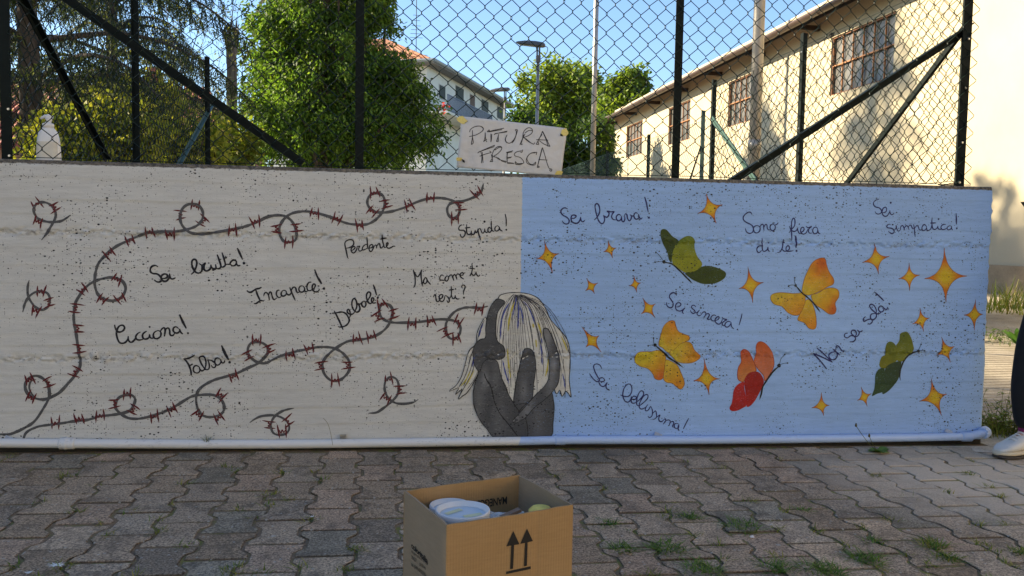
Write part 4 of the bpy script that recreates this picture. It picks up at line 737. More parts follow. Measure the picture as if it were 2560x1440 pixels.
v=k.n('ShaderNodeTexVoronoi',i_Scale=75.); k.l(p,v.inputs['Vector']); sp_=k.n('ShaderNodeSeparateColor'); k.l(v.outputs['Color'],sp_.inputs[0])
fl=k.math('MULTIPLY',k.math('GREATER_THAN',sp_.outputs[0],.90),k.math('LESS_THAN',v.outputs['Distance'],.30)); c=k.mix(k.math('MULTIPLY',fl,.75),c,(.40,.38,.33))
v=k.n('ShaderNodeTexVoronoi',i_Scale=11.); k.l(p,v.inputs['Vector']); sp_=k.n('ShaderNodeSeparateColor'); k.l(v.outputs['Color'],sp_.inputs[0])
fl=k.math('MULTIPLY',k.math('GREATER_THAN',sp_.outputs[1],.86),k.math('LESS_THAN',k.math('ADD',v.outputs['Distance'],k.math('MULTIPLY',k.noise(p,160,2),.10)),.135)); c=k.mix(k.math('MULTIPLY',fl,.6),c,(.42,.41,.37))
# pale lime dust tracked over the paving at the wall's right end
sx=k.n('ShaderNodeSeparateXYZ'); k.l(p,sx.inputs[0]); dx=k.math('MULTIPLY',k.math('SUBTRACT',sx.outputs[0],2.42),1.6); dy=k.math('MULTIPLY',k.math('ADD',sx.outputs[1],.55),1.9)
rr=k.math('SQRT',k.math('ADD',k.math('MULTIPLY',dx,dx),k.math('MULTIPLY',dy,dy))); du=k.math('MULTIPLY',k.ramp(k.math('ADD',rr,k.math('MULTIPLY',k.noise(p,7,5,.65),1.0)),1.9,.9),.72)
c=k.mix(du,c,(.62,.53,.42))
k.col(c); k.rough(.92); k.bump(k.math('ADD',n,k.math('MULTIPLY',n3,1.2)),.55,.0035); k.b.inputs['Specular IOR Level'].default_value=.25; M_PAVE=k.m
V=[];F4=[];COLS=[]; nv=0; faces=[]
x_start=onZ(1080*1.0,1260,0)[0]
PX0=0.0
colx=[PX0+i*PW for i in range(-24,26)]
tops=[]
for ci,x in enumerate(colx):
    off=(ci%2)*PL/2
    for r in range(-32,1):
        yc=-.155+r*PL+off
        if yc>-.01: continue
        if x>2.5 and yc>-.05-(x-2.5)*.35: continue      # concrete apron instead
        cut=-.035   # trim against the wall
        ol=paver_outline(random.uniform(.0065,.0105)); ra=R(random.gauss(0,.5)); ca,sa=math.cos(ra),math.sin(ra); jx,jy=random.gauss(0,.0011),random.gauss(0,.0013)
        tz=max(-.0012,random.gauss(0,.0010)); tx,ty=random.gauss(0,.006),random.gauss(0,.006); n=len(ol)
        base=np.array([.365,.282,.202]); g=random.gauss(1,.13); hue=random.random(); base=base*g*np.array([1+.08*(hue-.5),1,1-.10*(hue-.5)])
        if random.random()<.16: base=np.array([.315,.27,.205])*random.uniform(.75,1.1)
        if random.random()<.10: base=np.array([.42,.305,.215])*random.uniform(.85,1.05)
        vs=[]
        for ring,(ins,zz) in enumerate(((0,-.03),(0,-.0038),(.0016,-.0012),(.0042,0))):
            for px,py in ol:
                l=1-ins/ (PW/2); l2=1-ins/(PL/2); a_,b_=px*l,py*l2
                wx,wy=x+jx+a_*ca-b_*sa,min(yc+jy+a_*sa+b_*ca,cut-ins*.5); vs.append((wx,wy,zg(wx)+zz+tz+tx*a_+ty*b_))
        f=[(q*n+i,q*n+(i+1)%n,(q+1)*n+(i+1)%n,(q+1)*n+i) for q in range(3) for i in range(n)]
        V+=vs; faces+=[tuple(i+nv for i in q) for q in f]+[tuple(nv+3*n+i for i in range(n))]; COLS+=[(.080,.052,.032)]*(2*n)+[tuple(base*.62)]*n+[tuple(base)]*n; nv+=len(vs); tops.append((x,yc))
mb=MB(); mb.v=V; mb.f=faces; mb.c=COLS; tag(mb.build('pavement',M_PAVE),kind='structure')
# concrete apron at the corner and the ribbed ramp beyond
k=NT('apron_concrete'); p=k.pos(); n=k.noise(p,5,6,.65); n2=k.noise(p,110,3)
c=k.mix(k.ramp(n,.33,.66),(.32,.275,.21),(.62,.56,.46)); c=k.mix(1.,c,k.mix(k.ramp(n2,.35,.65),(.8,.8,.8),(1.15,1.15,1.15)),'MULTIPLY')
sx=k.n('ShaderNodeSeparateXYZ'); k.l(p,sx.inputs[0])
w1=k.math('ABSOLUTE',k.math('SUBTRACT',k.math('ADD',sx.outputs[1],k.math('MULTIPLY',k.noise(p,4.5,4,.7),.35)),k.math('MULTIPLY_ADD',sx.outputs[0],-.38,.93)))
c=k.mix(k.math('LESS_THAN',w1,.006),c,(.03,.026,.02)); k.col(c); k.rough(.9); k.bump(n2,.4,.003); M_APRON=k.m
mb=MB()
ap=[(2.15,-.036),(2.2,-.10),(2.60,-.12),(2.80,-.16),(3.05,-.25),(3.40,-.37),(4.2,-.62),(6,-1.1),(6,.42),(3.0,.42),(2.86,.24),(2.86,-.036)]
mb.add([(x,y,zg(x)-.0016) for x,y in ap],[tuple(range(len(ap)))]); tag(mb.build('apron',M_APRON),kind='structure')
k=NT('ribbed_concrete'); p=k.pos(); n=k.noise(p,3,5,.6); n2=k.noise(p,80,3)
c=k.mix(k.ramp(n,.35,.65),(.30,.25,.18),(.42,.355,.26)); k.col(k.mix(1.,c,k.mix(k.ramp(n2,.3,.7),(.75,.75,.75),(1.2,1.2,1.2)),'MULTIPLY')); k.rough(.92); k.bump(n2,.5,.004); M_RAMP=k.m
def zr(x,y): return -.045+max(0,y-.6)*.046
mb=MB(); ys=[]; y=.42
while y<6.6:
    pr=((0,0),(.058,0),(.063,-.009),(.069,-.009),(.074,0)) if y<4.6 else ((0,0),(.07,0))
    for a,b in pr: ys.append((y+a,b))
    y+=.078
xs_=np.linspace(2.55,8.5,24)
def sag(x,yy): return (x-2.55)*.045+.02*(vnoise(np.array(x*2.),np.array(yy*1.3),5)-.5)
mb.add([(x,yy+float(sag(x,yy))+ (0.0),zr(x,yy)+b+.004*float(vnoise(np.array(x*6),np.array(yy*6),4))) for yy,b in ys for x in xs_],[(j*24+i,j*24+i+1,(j+1)*24+i+1,(j+1)*24+i) for j in range(len(ys)-1) for i in range(23)])
tag(mb.build('ramp',M_RAMP),kind='structure')
# ------------------------------------------------------------------ grass and weeds
M_GRASS=foliage('grass',.3); 
def blades(n,c,spread,h,rg,colr,lean=.6,w=.0016,bend=.5,spreadx=None):
    """n curved grass blades as thin tapering strips"""
    v=[];f=[];cl=[]
    for i in range(n):
        a=rg.uniform(0,2*math.pi); r=spread*math.sqrt(rg.random()); bx=c[0]+r*math.cos(a)*(spreadx or 1); by=c[1]+r*math.sin(a); bz=c[2]; hh=h*rg.uniform(.45,1.1); az=rg.uniform(0,2*math.pi); l=lean*rg.uniform(.3,1.2)
        d=np.array([math.cos(az)*l,math.sin(az)*l,1]); s=np.array([-math.sin(az),math.cos(az),0])*w*rg.uniform(.7,1.4); base=len(v); col=np.array(colr[rg.integers(len(colr))])*rg.uniform(.7,1.3)
        for j,t in enumerate((0,.45,.8,1)):
            q=np.array([bx,by,bz])+d*hh*t+np.array([math.cos(az),math.sin(az),-.9])*bend*hh*t*t*l; ww=s*(1-t*.85); v+=[q-ww,q+ww]; cl+=[col,col]
        for j in range(3): f.append((base+2*j,base+2*j+1,base+2*j+3,base+2*j+2))
    return v,f,cl
rg=np.random.default_rng(11); GC=[(.13,.17,.02),(.19,.21,.035),(.28,.25,.06),(.09,.15,.02)]; DC=[(.065,.14,.022),(.10,.19,.03),(.16,.22,.05)]
v=[];f=[];cl=[]
def addb(t):
    global v,f,cl
    b=len(v); v=v+t[0]; f=f+[tuple(i+b for i in q) for q in t[1]]; cl=cl+t[2]
def joint_pt(x,yc,s):
    t=rg.uniform(-PL/2,PL/2); return (x+s*(PW/2+AM*(1 if abs(t)>.05 else -1)),yc+t)
for x,yc in tops:
    if yc<-2.4 or abs(x)>3.2: continue
    dens=.40+.65*max(0,min(1,(-yc-.5)/1.2))*(1 if x>.25 else .62)
    if vnoise(np.array(x*1.7),np.array(yc*1.7),3)<.42: dens*=.35
    if rg.random()<dens:
        for _ in range(rg.integers(1,3)):
            q=joint_pt(x,yc,1 if rg.random()<.5 else -1) if rg.random()<.75 else (x+rg.uniform(-.06,.06),yc+PL/2)
            addb(blades(int(rg.integers(10,26)),(q[0],q[1],zg(q[0])-.006),.024,.026,rg,GC,1.35,.0019,.35))
npmesh('joint_grass',np.array(v),np.array(f),M_GRASS,None,np.array(cl)); tag(bpy.data.objects['joint_grass'],'small grass and moss growing in the joints of the paving','grass',kind='stuff')
WG='green weed tufts between the paving stones'
wl=[(1520,1312,.9,'behind the right side of the cardboard box'),(1560,1378,1.0,'beside the right edge of the cardboard box'),(1576,1330,.5,'small one right of the box'),(1668,1378,1.6,'long bushy one right of the cardboard box'),(1725,1296,.9,'below the words "Sei bellissima!"'),(1856,1322,1.5,'with a pale paper scrap beside it, long and green'),(1758,1430,1.5,'at the bottom edge nearest the box'),(1940,1424,1.2,'at the bottom edge, second from the box'),(2056,1430,1.6,'large one at the bottom edge in the middle of the right side'),
 (2010,1280,.7,'small one high in the middle of the right side'),(2165,1402,1.4,'long one near the bottom under the right star'),(2328,1368,1.2,'at the lower right beyond the long one'),(2365,1400,1.0,'at the lower right, nearest the corner'),(2420,1188,.7,'on the whitened paving by the shoe'),(2180,1358,.8,'between two longer tufts at the lower right'),(2550,1385,.9,'at the right edge of the picture')]
for px,py,s,where in wl:
    q=onZ(px,py,-.02); q=onZ(px,py,zg(q[0])-.005); n=int(115*s); vv,ff,cc=blades(n,(q[0],q[1],q[2]-.002),.031*s,.028*min(s,1.2),rg,DC if px<2300 else DC+GC,1.6,.0022,.35,1.0)
    n0=len(vv)
    o=npmesh('weed_tuft',np.array(vv),np.array(ff),M_GRASS,None,np.array(cc)); tag(o,'weed tuft '+where,'weed',WG)
# broad-leaved plants
def leafshape(mb,base,d,L,W,rg,col,droop=.3,fold=.15,rows=6):
    d=np.array(d,float); d/=np.linalg.norm(d); s=np.cross(d,(0,0,1)); s/=np.linalg.norm(s)+1e-9; u=np.cross(s,d); vs=[];cs=[]
    for j in range(rows+1):
        t=j/rows; wv=W*math.sin(math.pi*min(1,(t*.92+.06)))**.8; c=np.array(base)+d*L*t-np.array([0,0,1])*droop*L*t*t
        vs+=[c-s*wv+u*fold*wv,c,c+s*wv+u*fold*wv]; cs+=[np.array(col)*1.0,np.array(col)*1.2,np.array(col)*.95]
    mb.add(vs,[(3*j+i,3*j+i+1,3*j+i+4,3*j+i+3) for j in range(rows) for i in range(2)],cs)
def rosette(name,loc,n,L,W,rise,col,label,cat_,stems=(),curl=.35):
    e=empty(name,tuple(loc),label,cat_); mb=MB()
    for i in range(n):
        a=i*2.4+random.uniform(-.4,.4); el=rise*random.uniform(.5,1.3); l=L*random.uniform(.6,1.15)
        leafshape(mb,np.array(loc)+np.array([math.cos(a),math.sin(a),0])*L*.06,(math.cos(a),math.sin(a),el),l,W*random.uniform(.7,1.1),random,np.array(col)*random.uniform(.7,1.35),curl)
    mb.build('leaves',M_GRASS,e,True)
    for pts in stems:
        mb=MB(); c=cat(np.array(pts),.01); mb.tube(c,.0013,5,col=(.09,.10,.03)); h=c[-1]
        mb.lathe([(.001,-.006),(.0045,-.004),(.005,.002),(.003,.008),(.0008,.012)],8,tuple(h),(.10,.085,.03)); mb.build('flower_stem',M_GRASS,e)
    return e
b=onZ(2196,1132,-.03)
def wp(x,y,dy=0): return onY(x,y,b[1]+dy)
rosette('plantain',b,17,.066,.020,.75,(.10,.18,.035),'small plantain with two flower stems at the foot of the blue wall','weed',[(b,wp(2172,1108),wp(2152,1082),wp(2140,1064)),(b,wp(2182,1110),wp(2173,1090))])
b2=onZ(530,1200,0); b2=onY(832,1110,-.05)
mb=MB(); c=cat(np.array([onY(832,1113,-.06),onY(826,1080,-.05),onY(819,1058,-.035),onY(808,1045,-.03)]),.01); mb.tube(c,.0009,5,col=(.16,.15,.07)); tag(mb.build('dry_stem',M_GRASS),'single thin dry stem leaning on the beige wall above the white pipe','weed')
for q,lab in ((onY(518,1104,-.03),'tiny dry weed growing behind the white pipe'),):
    vv,ff,cc=blades(50,q,.012,.03,rg,[(.2,.2,.12),(.12,.14,.06)],.9,.0008); tag(npmesh('weed_tuft',np.array(vv),np.array(ff),M_GRASS,None,np.array(cc)),lab,'weed')
# weeds, dock plant and grass beyond the right end of the wall
def thicket(name,loc,n,h,rx,ry,label,cat_,cols,Lf=.035,grass=80):
    e=empty(name,tuple(loc),label,cat_); mb=MB(); st=MB()
    for i in range(n):
        bx,by=loc[0]+random.uniform(-rx,rx),loc[1]+random.uniform(-ry,ry); hh=h*random.uniform(.4,1.05); lx,ly=random.gauss(0,.16),random.gauss(0,.12)
        pts=[np.array([bx+lx*hh*t*t*2,by+ly*hh*t*t*2,loc[2]+hh*t]) for t in (0,.35,.7,1)]; st.tube(pts,[.0022,.002,.0015,.0008],4,col=(.10,.12,.03))
        for j in range(int(8+hh*40)):
            t=random.uniform(.12,1); q=np.array([bx+lx*hh*t*t*2,by+ly*hh*t*t*2,loc[2]+hh*t]); a=random.uniform(0,6.28)
            leafshape(mb,q,(math.cos(a),math.sin(a),random.uniform(-.1,.7)),Lf*random.uniform(.6,1.3),Lf*.22,random,np.array(cols[random.randrange(len(cols))])*random.uniform(.7,1.3),.4,.15,3)
    mb.build('leaves',M_GRASS,e); st.build('stems',M_GRASS,e)['kind']='stuff'
    if grass:
        vv,ff,cc=blades(grass,(loc[0],loc[1],loc[2]),max(rx,ry),h*.55,rg,cols,.5,.0022,.6); o=npmesh('blades',np.array(vv),np.array(ff),M_GRASS,None,np.array(cc)); o.data.transform(Matrix.Translation(-Vector(loc))); o.parent=e; o['kind']='stuff'
    return e
YG=[(.12,.17,.02),(.17,.20,.03),(.08,.13,.015),(.20,.19,.05)]
q=onZ(2502,1086,-.05); thicket('weed_thicket',q,40,.21,.20,.10,'tangle of yellow green weeds at the corner of the wall, behind the toothed pipe elbow','weed',YG,.034,160)
q=onZ(2541,1086,-.05); thicket('weed_thicket',q,16,.11,.13,.09,'lower weeds in front of the ramp, behind the white shoe','weed',YG,.03,140)
q=onZ(2545,862,zr(0,3.4)); rosette('dock_plant',q,15,.20,.028,1.6,(.06,.14,.02),'clump of upright long green leaves on the ramp edge beside the dark trouser leg','plant',curl=.25)
q=onZ(2500,848,.08); thicket('weed_thicket',q,26,.10,.55,.08,'low line of green weeds crossing the ramp below the dock plant','weed',[(.06,.12,.015),(.1,.15,.02)],.05,260)
q=onZ(2490,775,.22); vv=[];ff=[];cc=[]
for i in range(10):
    t=blades(46,(q[0]+random.uniform(-1.0,1.0),q[1]+random.uniform(-.5,.6),.20),.22,random.choice([.14,.2,.38]),rg,YG,.5,.006,.7); b_=len(vv); vv+=t[0]; ff+=[tuple(i_+b_ for i_ in w_) for w_ in t[1]]; cc+=t[2]
tag(npmesh('grass_strip',np.array(vv),np.array(ff),M_GRASS,None,np.array(cc)),'sunlit grass along the foot of the yellow building','grass',kind='stuff')
# scraps
q=onZ(1882,1347,-.01); mb=MB(); mb.add([q+(-.006,0,.004),q+(.007,.002,.003),q+(.006,.012,.008),q+(-.008,.009,.005)],[(0,1,2,3)]); o=tag(mb.build('paper_scrap',simple('white_scrap',(.6,.55,.52),.8)),'tiny pale paper scrap beside the long weed tuft','litter'); o.modifiers.new('t','SOLIDIFY').thickness=.0006
M_SPL=simple('dried_white_paint',(.66,.65,.62),.7)
for i_,(px,py,s_,lab) in enumerate(((140,1413,.020,'larger dried white paint splash on a paver at the bottom left'),(72,1432,.013,'smaller dried white paint splash at the bottom left corner'),(780,1292,.010,'thin dried white paint drip on a paver left of the box'))):
    q=onZ(px,py,-.0); q=onZ(px,py,zg(q[0])+.002); mb=MB(); n=26; vs=[q+np.array([0,0,.0022])]
    for j in range(n): a=2*math.pi*j/n; r=s_*(random.uniform(.35,1.25) if j%2 else random.uniform(.25,.6)); vs.append(q+np.array([r*math.cos(a)*1.3,r*math.sin(a),.0012]))
    mb.add(vs,[(0,1+j,1+(j+1)%n) for j in range(n)]); tag(mb.build('paint_splash',M_SPL),lab,'paint splash','dried paint splashes on the paving')
# ------------------------------------------------------------------ cardboard box
BT=.30
c0,c1,c2_,c3=[onZ(x,y,BT) for x,y in ((1117,1313),(1433,1262),(1003,1228),(1290,1190))]
u=c1-c0; LX=np.linalg.norm(u); u/=LX; v_=np.array([-u[1],u[0],0]); LY=(c2_-c0)@v_
bz0=zg(c0[0])+.003
def bp(a,b,z): return c0*np.array([1,1,0])+u*a+v_*b+np.array([0,0,z])
box=empty('cardboard_box',tuple(bp(LX/2,LY/2,bz0)),'open brown cardboard box of paint tubs with two black up arrows, on the paving','box')
k=NT('cardboard'); p=k.oco(); 
def cardboard(name,col,col2,axis):
    k=NT(name); p=k.oco(); sx=k.n('ShaderNodeSeparateXYZ'); k.l(p,sx.inputs[0])
    n=k.noise(k.scale(p,(3,3,26)),9,4); n2=k.noise(p,6,4)
    along=k.math('ADD',k.math('MULTIPLY',sx.outputs[0],float(axis[0])),k.math('MULTIPLY',sx.outputs[1],float(axis[1])))
    wv=k.math('SINE',k.math('MULTIPLY',along,2*math.pi/.0068)); topf=k.ramp(sx.outputs[2],BT/2-.055,BT/2+.0,0.,1.)
    c=k.mix(k.ramp(n2,.3,.7),col,col2); c=k.mix(1.,c,k.mix(k.ramp(n,.3,.7),(.93,.93,.93),(1.05,1.05,1.05)),'MULTIPLY')
    k.col(c); k.rough(.8); k.bump(k.math('ADD',k.math('MULTIPLY',wv,k.math('ADD',k.math('MULTIPLY',topf,topf),.02)),k.math('MULTIPLY',n,.5)),.16,.0012); k.b.inputs['Specular IOR Level'].default_value=.2
    return k.m
M_CB1=cardboard('cardboard_warm_lit',(.35,.215,.095),(.39,.245,.115),u); M_CB2=cardboard('cardboard_sky_lit',(.30,.225,.145),(.33,.25,.165),v_)  # one board; warm bounce and grey skylight tints put into its two colours
T=.0042
def panel(name,a0,b0,a1,b1,nrm,mat,dent=0,score=None):
    """one corrugated side: thin slab with slight bow and a wavering top edge"""
    mb=MB(); n=30; m_=10; P0=bp(a0,b0,0);P1=bp(a1,b1,0); vs=[]
    for side in (0,1):
        for j in range(m_+1):
            for i in range(n+1):
                s=i/n; t=j/m_; q=P0*(1-s)+P1*s; bow=.0035*math.sin(math.pi*s)*t*t*(1 if dent==0 else dent)
                q=q+np.array(nrm)*(bow-T*side); z=bz0+(BT-bz0)*t+(.0006*math.sin(s*9+a0*7)+.0004*math.sin(s*31))*(j==m_)
                for sc0 in (score or []): q=q-np.array(nrm)*.0016*math.exp(-((s-sc0)/.008)**2)*(1-side)
                vs.append((q[0],q[1],z))
    N=(n+1)*(m_+1); f=[]
    for j in range(m_):
        for i in range(n):
            a=j*(n+1)+i; f.append((a,a+1,a+n+2,a+n+1)); f.append((N+a,N+a+n+1,N+a+n+2,N+a+1))
    for i in range(n): a=m_*(n+1)+i; f.append((a,a+1,N+a+1,N+a)); 
    for j in range(m_): a=j*(n+1); f.append((a,a+n+1,N+a+n+1,N+a)); a+=n; f.append((a,N+a,N+a+n+1,a+n+1))
    mb.add(vs,f); return mb.build(name,mat,box,True if False else False)
pf=panel('side_panel',0,0,LX,0,-v_,M_CB1,1,[.695]); pl=panel('side_panel',0,LY,0,.0,-u,M_CB2,-.6); pb=panel('side_panel',LX,LY,0,LY,v_,M_CB1,.8,[.42,.62,.8]); pr_=panel('side_panel',LX,0,LX,LY,u,M_CB2,.5,[.72])
mb=MB(); mb.add([bp(T,T,bz0+.004),bp(LX-T,T,bz0+.004),bp(LX-T,LY-T,bz0+.004),bp(T,LY-T,bz0+.004)],[(0,1,2,3)]); mb.build('bottom_panel',M_CB2,box)
M_INK=simple('black_print',(.016,.014,.012),.75,0,.2)
def onface(face,x,y,off=.0012):
    """pixel -> point on a side of the box (plane), pushed out a hair"""
    n={'f':-v_,'l':-u,'b':-v_}[face]; o={'f':bp(0,0,0),'l':bp(0,0,0),'b':bp(0,LY-T-.0005,0)}[face]; r=ray(x,y); t=((o-CAM)@n)/(r@n); q=CAM+r*t
    s=np.clip(((q-bp(0,0,0))@u)/LX,0,1) if face!='l' else np.clip(((q-bp(0,0,0))@v_)/LY,0,1); tt=(q[2]-bz0)/(BT-bz0)
    bow=.0035*math.sin(math.pi*s)*tt*tt*{'f':1,'l':-.6,'b':-.8}[face]
    return q+n*(bow+off)
def pxbox(x,y): return (960+x/4.923,1160+y/4.923)
mb=MB()
for poly in ("1582,818 1660,982 1497,1008","1750,788 1826,944 1668,978","1560,996 1594,990 1584,1284 1546,1290","1728,962 1760,958 1754,1248 1717,1256","1497,1320 1801,1254 1801,1288 1497,1352"):
    q=[onface('f',*pxbox(*c)) for c in P(poly)]; mb.add(q,[tuple(range(len(q)))[::-1]])
mb.build('up_arrows',M_INK,pf)['label']='two printed black up arrows over a bar'
def text_mesh(body,size,shear=0,space=1.0,bold=0):
    cu=bpy.data.curves.new('txt','FONT'); cu.body=body; cu.size=size; cu.space_character=space; cu.offset=bold; cu.resolution_u=3
    o=bpy.data.objects.new('txt',cu); sc.collection.objects.link(o); dg=bpy.context.evaluated_depsgraph_get(); me=o.evaluated_get(dg).to_mesh()
    vs=np.array([v.co[:] for v in me.vertices]); fs=[tuple(p.vertices) for p in me.polygons]; bpy.data.objects.remove(o); bpy.data.curves.remove(cu); return vs,fs
LNS=[("coloritalia",(338,952),(540,1150),(338,1025),.0,.9,.004),("via germania n. 27 c.s.",(338,1048),(540,1205),(338,1085),0,.92,0),("35127      padova",(338,1115),(515,1250),(338,1160),0,.92,0),("tel. (049) 8702255",(338,1205),(515,1335),(338,1250),0,.92,0)]
for body,a,b,c,_,spc,bold in LNS:
    vs,fs=text_mesh(body,1,0,spc,bold*5); w_=vs[:,0].max()
    q00,q10,q01=[onface('l',*pxbox(*z)) for z in (c,(b[0],b[1]+(c[1]-a[1])*1.15),a)]
    hgt=.72
    pts=[q00+(q10-q00)*(x/w_)+(q01-q00)*(y/hgt) for x,y,_z in vs]; mb=MB(); mb.add(pts,fs); mb.build('printed_text',M_INK,pl)['label']={'c':'bold black printed name','v':'small printed street address line','3':'small printed postcode and town line','t':'small printed telephone line'}[body[0]]
vs,fs=text_mesh('MANEGGIARE',1,0,.95,.012); w_=vs[:,0].max()
q00,q10=onface('b',*pxbox(1518,398)),onface('b',*pxbox(1255,438)); dirx=(q10-q00); lx=np.linalg.norm(dirx)/5*10; dirx/=np.linalg.norm(dirx); hz=abs(onface('b',*pxbox(1510,495))[2]-q00[2])
pts=[q00+dirx*(x/w_*lx*.93)+np.array([0,0,-1])*hz*(y/.72) for x,y,_z in vs]; mb=MB(); mb.add(pts,fs); mb.build('printed_text',M_INK,pb)['label']='upside down black print inside the box'
# paint tubs and odds and ends inside
M_TUB=simple('white_tub_plastic',(.64,.65,.66),.35,0,.05,spec=.5); M_LIDP=simple('lid_panel',(.50,.57,.63),.4,0,.06); M_MASK=simple('masking_tape_label',(.62,.60,.36),.7,0,.15,50); M_TXT=simple('printed_band',(.25,.34,.52),.5,0,.5,40)
def tub(px,py,rpx,label):
    zc=BT-.010 if px>1120 else BT-.030; c=onZ(px,py,zc) if px>1120 else bp(.097,.205,zc); r=rpx*np.linalg.norm((c-CAM))/F_PX if px>1120 else .050; e=empty('paint_tub',(c[0],c[1],zc-.13),label,'paint tub','white paint tubs in the box')
    p0=(c[0],c[1],zc)
    MB().lathe([(r*.80,-.125),(r*.84,-.12),(r*.93,-.022),(r*.93,-.014)],36,p0).build('tub_body',M_TUB,e,True)
    MB().lathe([(r*.955,-.020),(r*.99,-.018),(r,-.012),(r,-.003),(r*.975,.0005),(r*.92,.0005),(r*.90,-.006),(r*.85,-.0065),(r*.835,-.011)],40,p0,cap=False).build('lid',M_TUB,e,True); MB().lathe([(r*.838,-.0125),(r*.838,-.0112),(r*.80,-.0105),(r*.1,-.0105)],40,p0).build('lid_panel',M_LIDP,e,True)
    mb=MB(); mb.lathe([(r*.925,-.045),(r*.94,-.026)],36,p0,cap=False); mb.build('printed_band',M_TXT,e,True)
    for ang,dd,L,W in ((R(38),-.02,.048,.015),(R(20),.022,.046,.017)):
        if px<1120: continue
        d=np.array([math.cos(ang),math.sin(ang),0]); s=np.array([-d[1],d[0],0]); q=np.array(p0)+np.array([0,0,-.0094])+np.array([dd,-dd*.7,0]); mb=MB(); mb.add([q-d*L/2-s*W/2,q+d*L/2-s*W/2,q+d*L/2+s*W/2,q-d*L/2+s*W/2],[(0,1,2,3)]); mb.build('tape_label',M_MASK,e)
    return e
tub(1157,1273,66.5,'white paint tub with yellow tape labels on its lid, in front in the box'); tub(1098,1264,62,'white paint tub half hidden behind the other tub in the box')
q=onZ(1352,1276,BT-.035); mb=MB(); mb.lathe([(.001,.012),(.022,.008),(.030,0),(.028,-.012),(.02,-.03)],16,tuple(q)); tag(mb.build('yellow_sponge',simple('yellow_sponge',(.86,.62,.15),.9,0,.2,60,.6,120),None,True),'rounded pale yellow sponge at the right inside the box','sponge')
q=onZ(1265,1292,BT-.045); e=empty('clear_bag',tuple(q),'crumpled clear plastic bag with brushes beside the front paint tub','bag'); k=NT('clear_plastic'); k.col((.75,.76,.76)); k.rough(.12); k.b.inputs['Alpha'].default_value=.55; mb=MB(); n=9
mb.add([q+np.array([(i/n-.5)*.09,(j/n-.5)*.06,.018*(float(vnoise(np.array(i*.9),np.array(j*.9),4))-.4)]) for j in range(n+1) for i in range(n+1)],[(j*(n+1)+i,j*(n+1)+i+1,(j+1)*(n+1)+i+1,(j+1)*(n+1)+i) for j in range(n) for i in range(n)]); mb.build('film',k.m,e)
mb=MB(); mb.bar(q+(-.03,-.01,-.006),q+(.035,.012,.012),.016,.007); mb.build('brush',simple('brush_wood',(.22,.13,.08),.5),e)
q=onZ(1140,1305,BT-.03); mb=MB(); 
mb.add([bp(.012,.008,BT-.028),bp(.06,.010,BT-.012),bp(.062,.024,BT-.014),bp(.014,.026,BT-.03)],[(0,1,2,3)]); o=mb.build('paper_leaflet',simple('leaflet',(.62,.64,.68),.6,0,.3,50)); tag(o,'folded pale leaflet tucked in the front left corner of the box','paper'); o.modifiers.new('t','SOLIDIFY').thickness=.001
# ------------------------------------------------------------------ yellow warehouse on the right
BX=8.5; BY0,BY1=-14.0,26.3; ZE=5.55
k=NT('cream_render'); p=k.pos(); n=k.noise(p,.7,5,.6); n2=k.noise(k.scale(p,(1,1,.25)),2.2,5,.65); n3=k.noise(p,55,3)
c=k.mix(k.ramp(n,.35,.65),(.46,.39,.255),(.52,.445,.305)); c=k.mix(k.math('MULTIPLY',k.ramp(n2,.55,.72),.35),c,(.47,.39,.27))
sx=k.n('ShaderNodeSeparateXYZ'); k.l(p,sx.inputs[0]); lo=k.ramp(k.math('ADD',sx.outputs[2],k.math('MULTIPLY',n,.5)),.9,.35,0,.5); c=k.mix(lo,c,(.45,.36,.25))
k.col(c); k.rough(.9); k.bump(n3,.25,.004); M_CREAM=k.m
M_RUST=simple('rust_brown_frame',(.20,.085,.04),.6,0,.3); M_BAR=simple('rust_orange_bar',(.34,.15,.055),.55,0,.25)
k=NT('dusty_glass'); p=k.pos(); n=k.noise(k.scale(p,(1,1,.4)),7,5,.6); k.col(k.mix(k.ramp(n,.35,.65),(.075,.07,.065),(.16,.15,.13))); k.rough(.35); M_DGLASS=k.m
wh=empty('warehouse',(BX,10,0),'long cream rendered warehouse with barred windows and a brown gutter, along the right','building')
WZ0,WZ1=3.68,4.78
WIN=[(4.3,6.1,6),(9.43,11.42,6),(14.35,16.15,6),(18.7,20.45,5),(22.95,24.75,5)]
mb=MB(); ysp=sorted([BY0,BY1]+[a for q in WIN for a in q[:2]]); zsp=[-.3,WZ0,WZ1,ZE]
def quad(a,b,c_,d): mb.add([a,b,c_,d],[(0,1,2,3)])
for i in range(len(ysp)-1):
    for j in range(3):
        y0,y1,z0,z1=ysp[i],ysp[i+1],zsp[j],zsp[j+1]
        if j==1 and any(abs(y0-q[0])<1e-6 for q in WIN): continue
        quad((BX,y1,z0),(BX,y0,z0),(BX,y0,z1),(BX,y1,z1))
for y0,y1,_ in WIN:
    d=.17
    quad((BX,y0,WZ0),(BX,y1,WZ0),(BX+d,y1,WZ0),(BX+d,y0,WZ0)); quad((BX,y1,WZ1),(BX,y0,WZ1),(BX+d,y0,WZ1),(BX+d,y1,WZ1))
    quad((BX,y0,WZ1),(BX,y0,WZ0),(BX+d,y0,WZ0),(BX+d,y0,WZ1)); quad((BX,y1,WZ0),(BX,y1,WZ1),(BX+d,y1,WZ1),(BX+d,y1,WZ0))
quad((BX,BY1,-.3),(BX,BY1,ZE),(BX+9,BY1,ZE+.02),(BX+9,BY1,-.3)); quad((BX,BY0,-.3),(BX+9,BY0,-.3),(BX+9,BY0,ZE),(BX,BY0,ZE)); quad((BX+9,BY0,-.3),(BX+9,BY1,-.3),(BX+9,BY1,ZE),(BX+9,BY0,ZE))
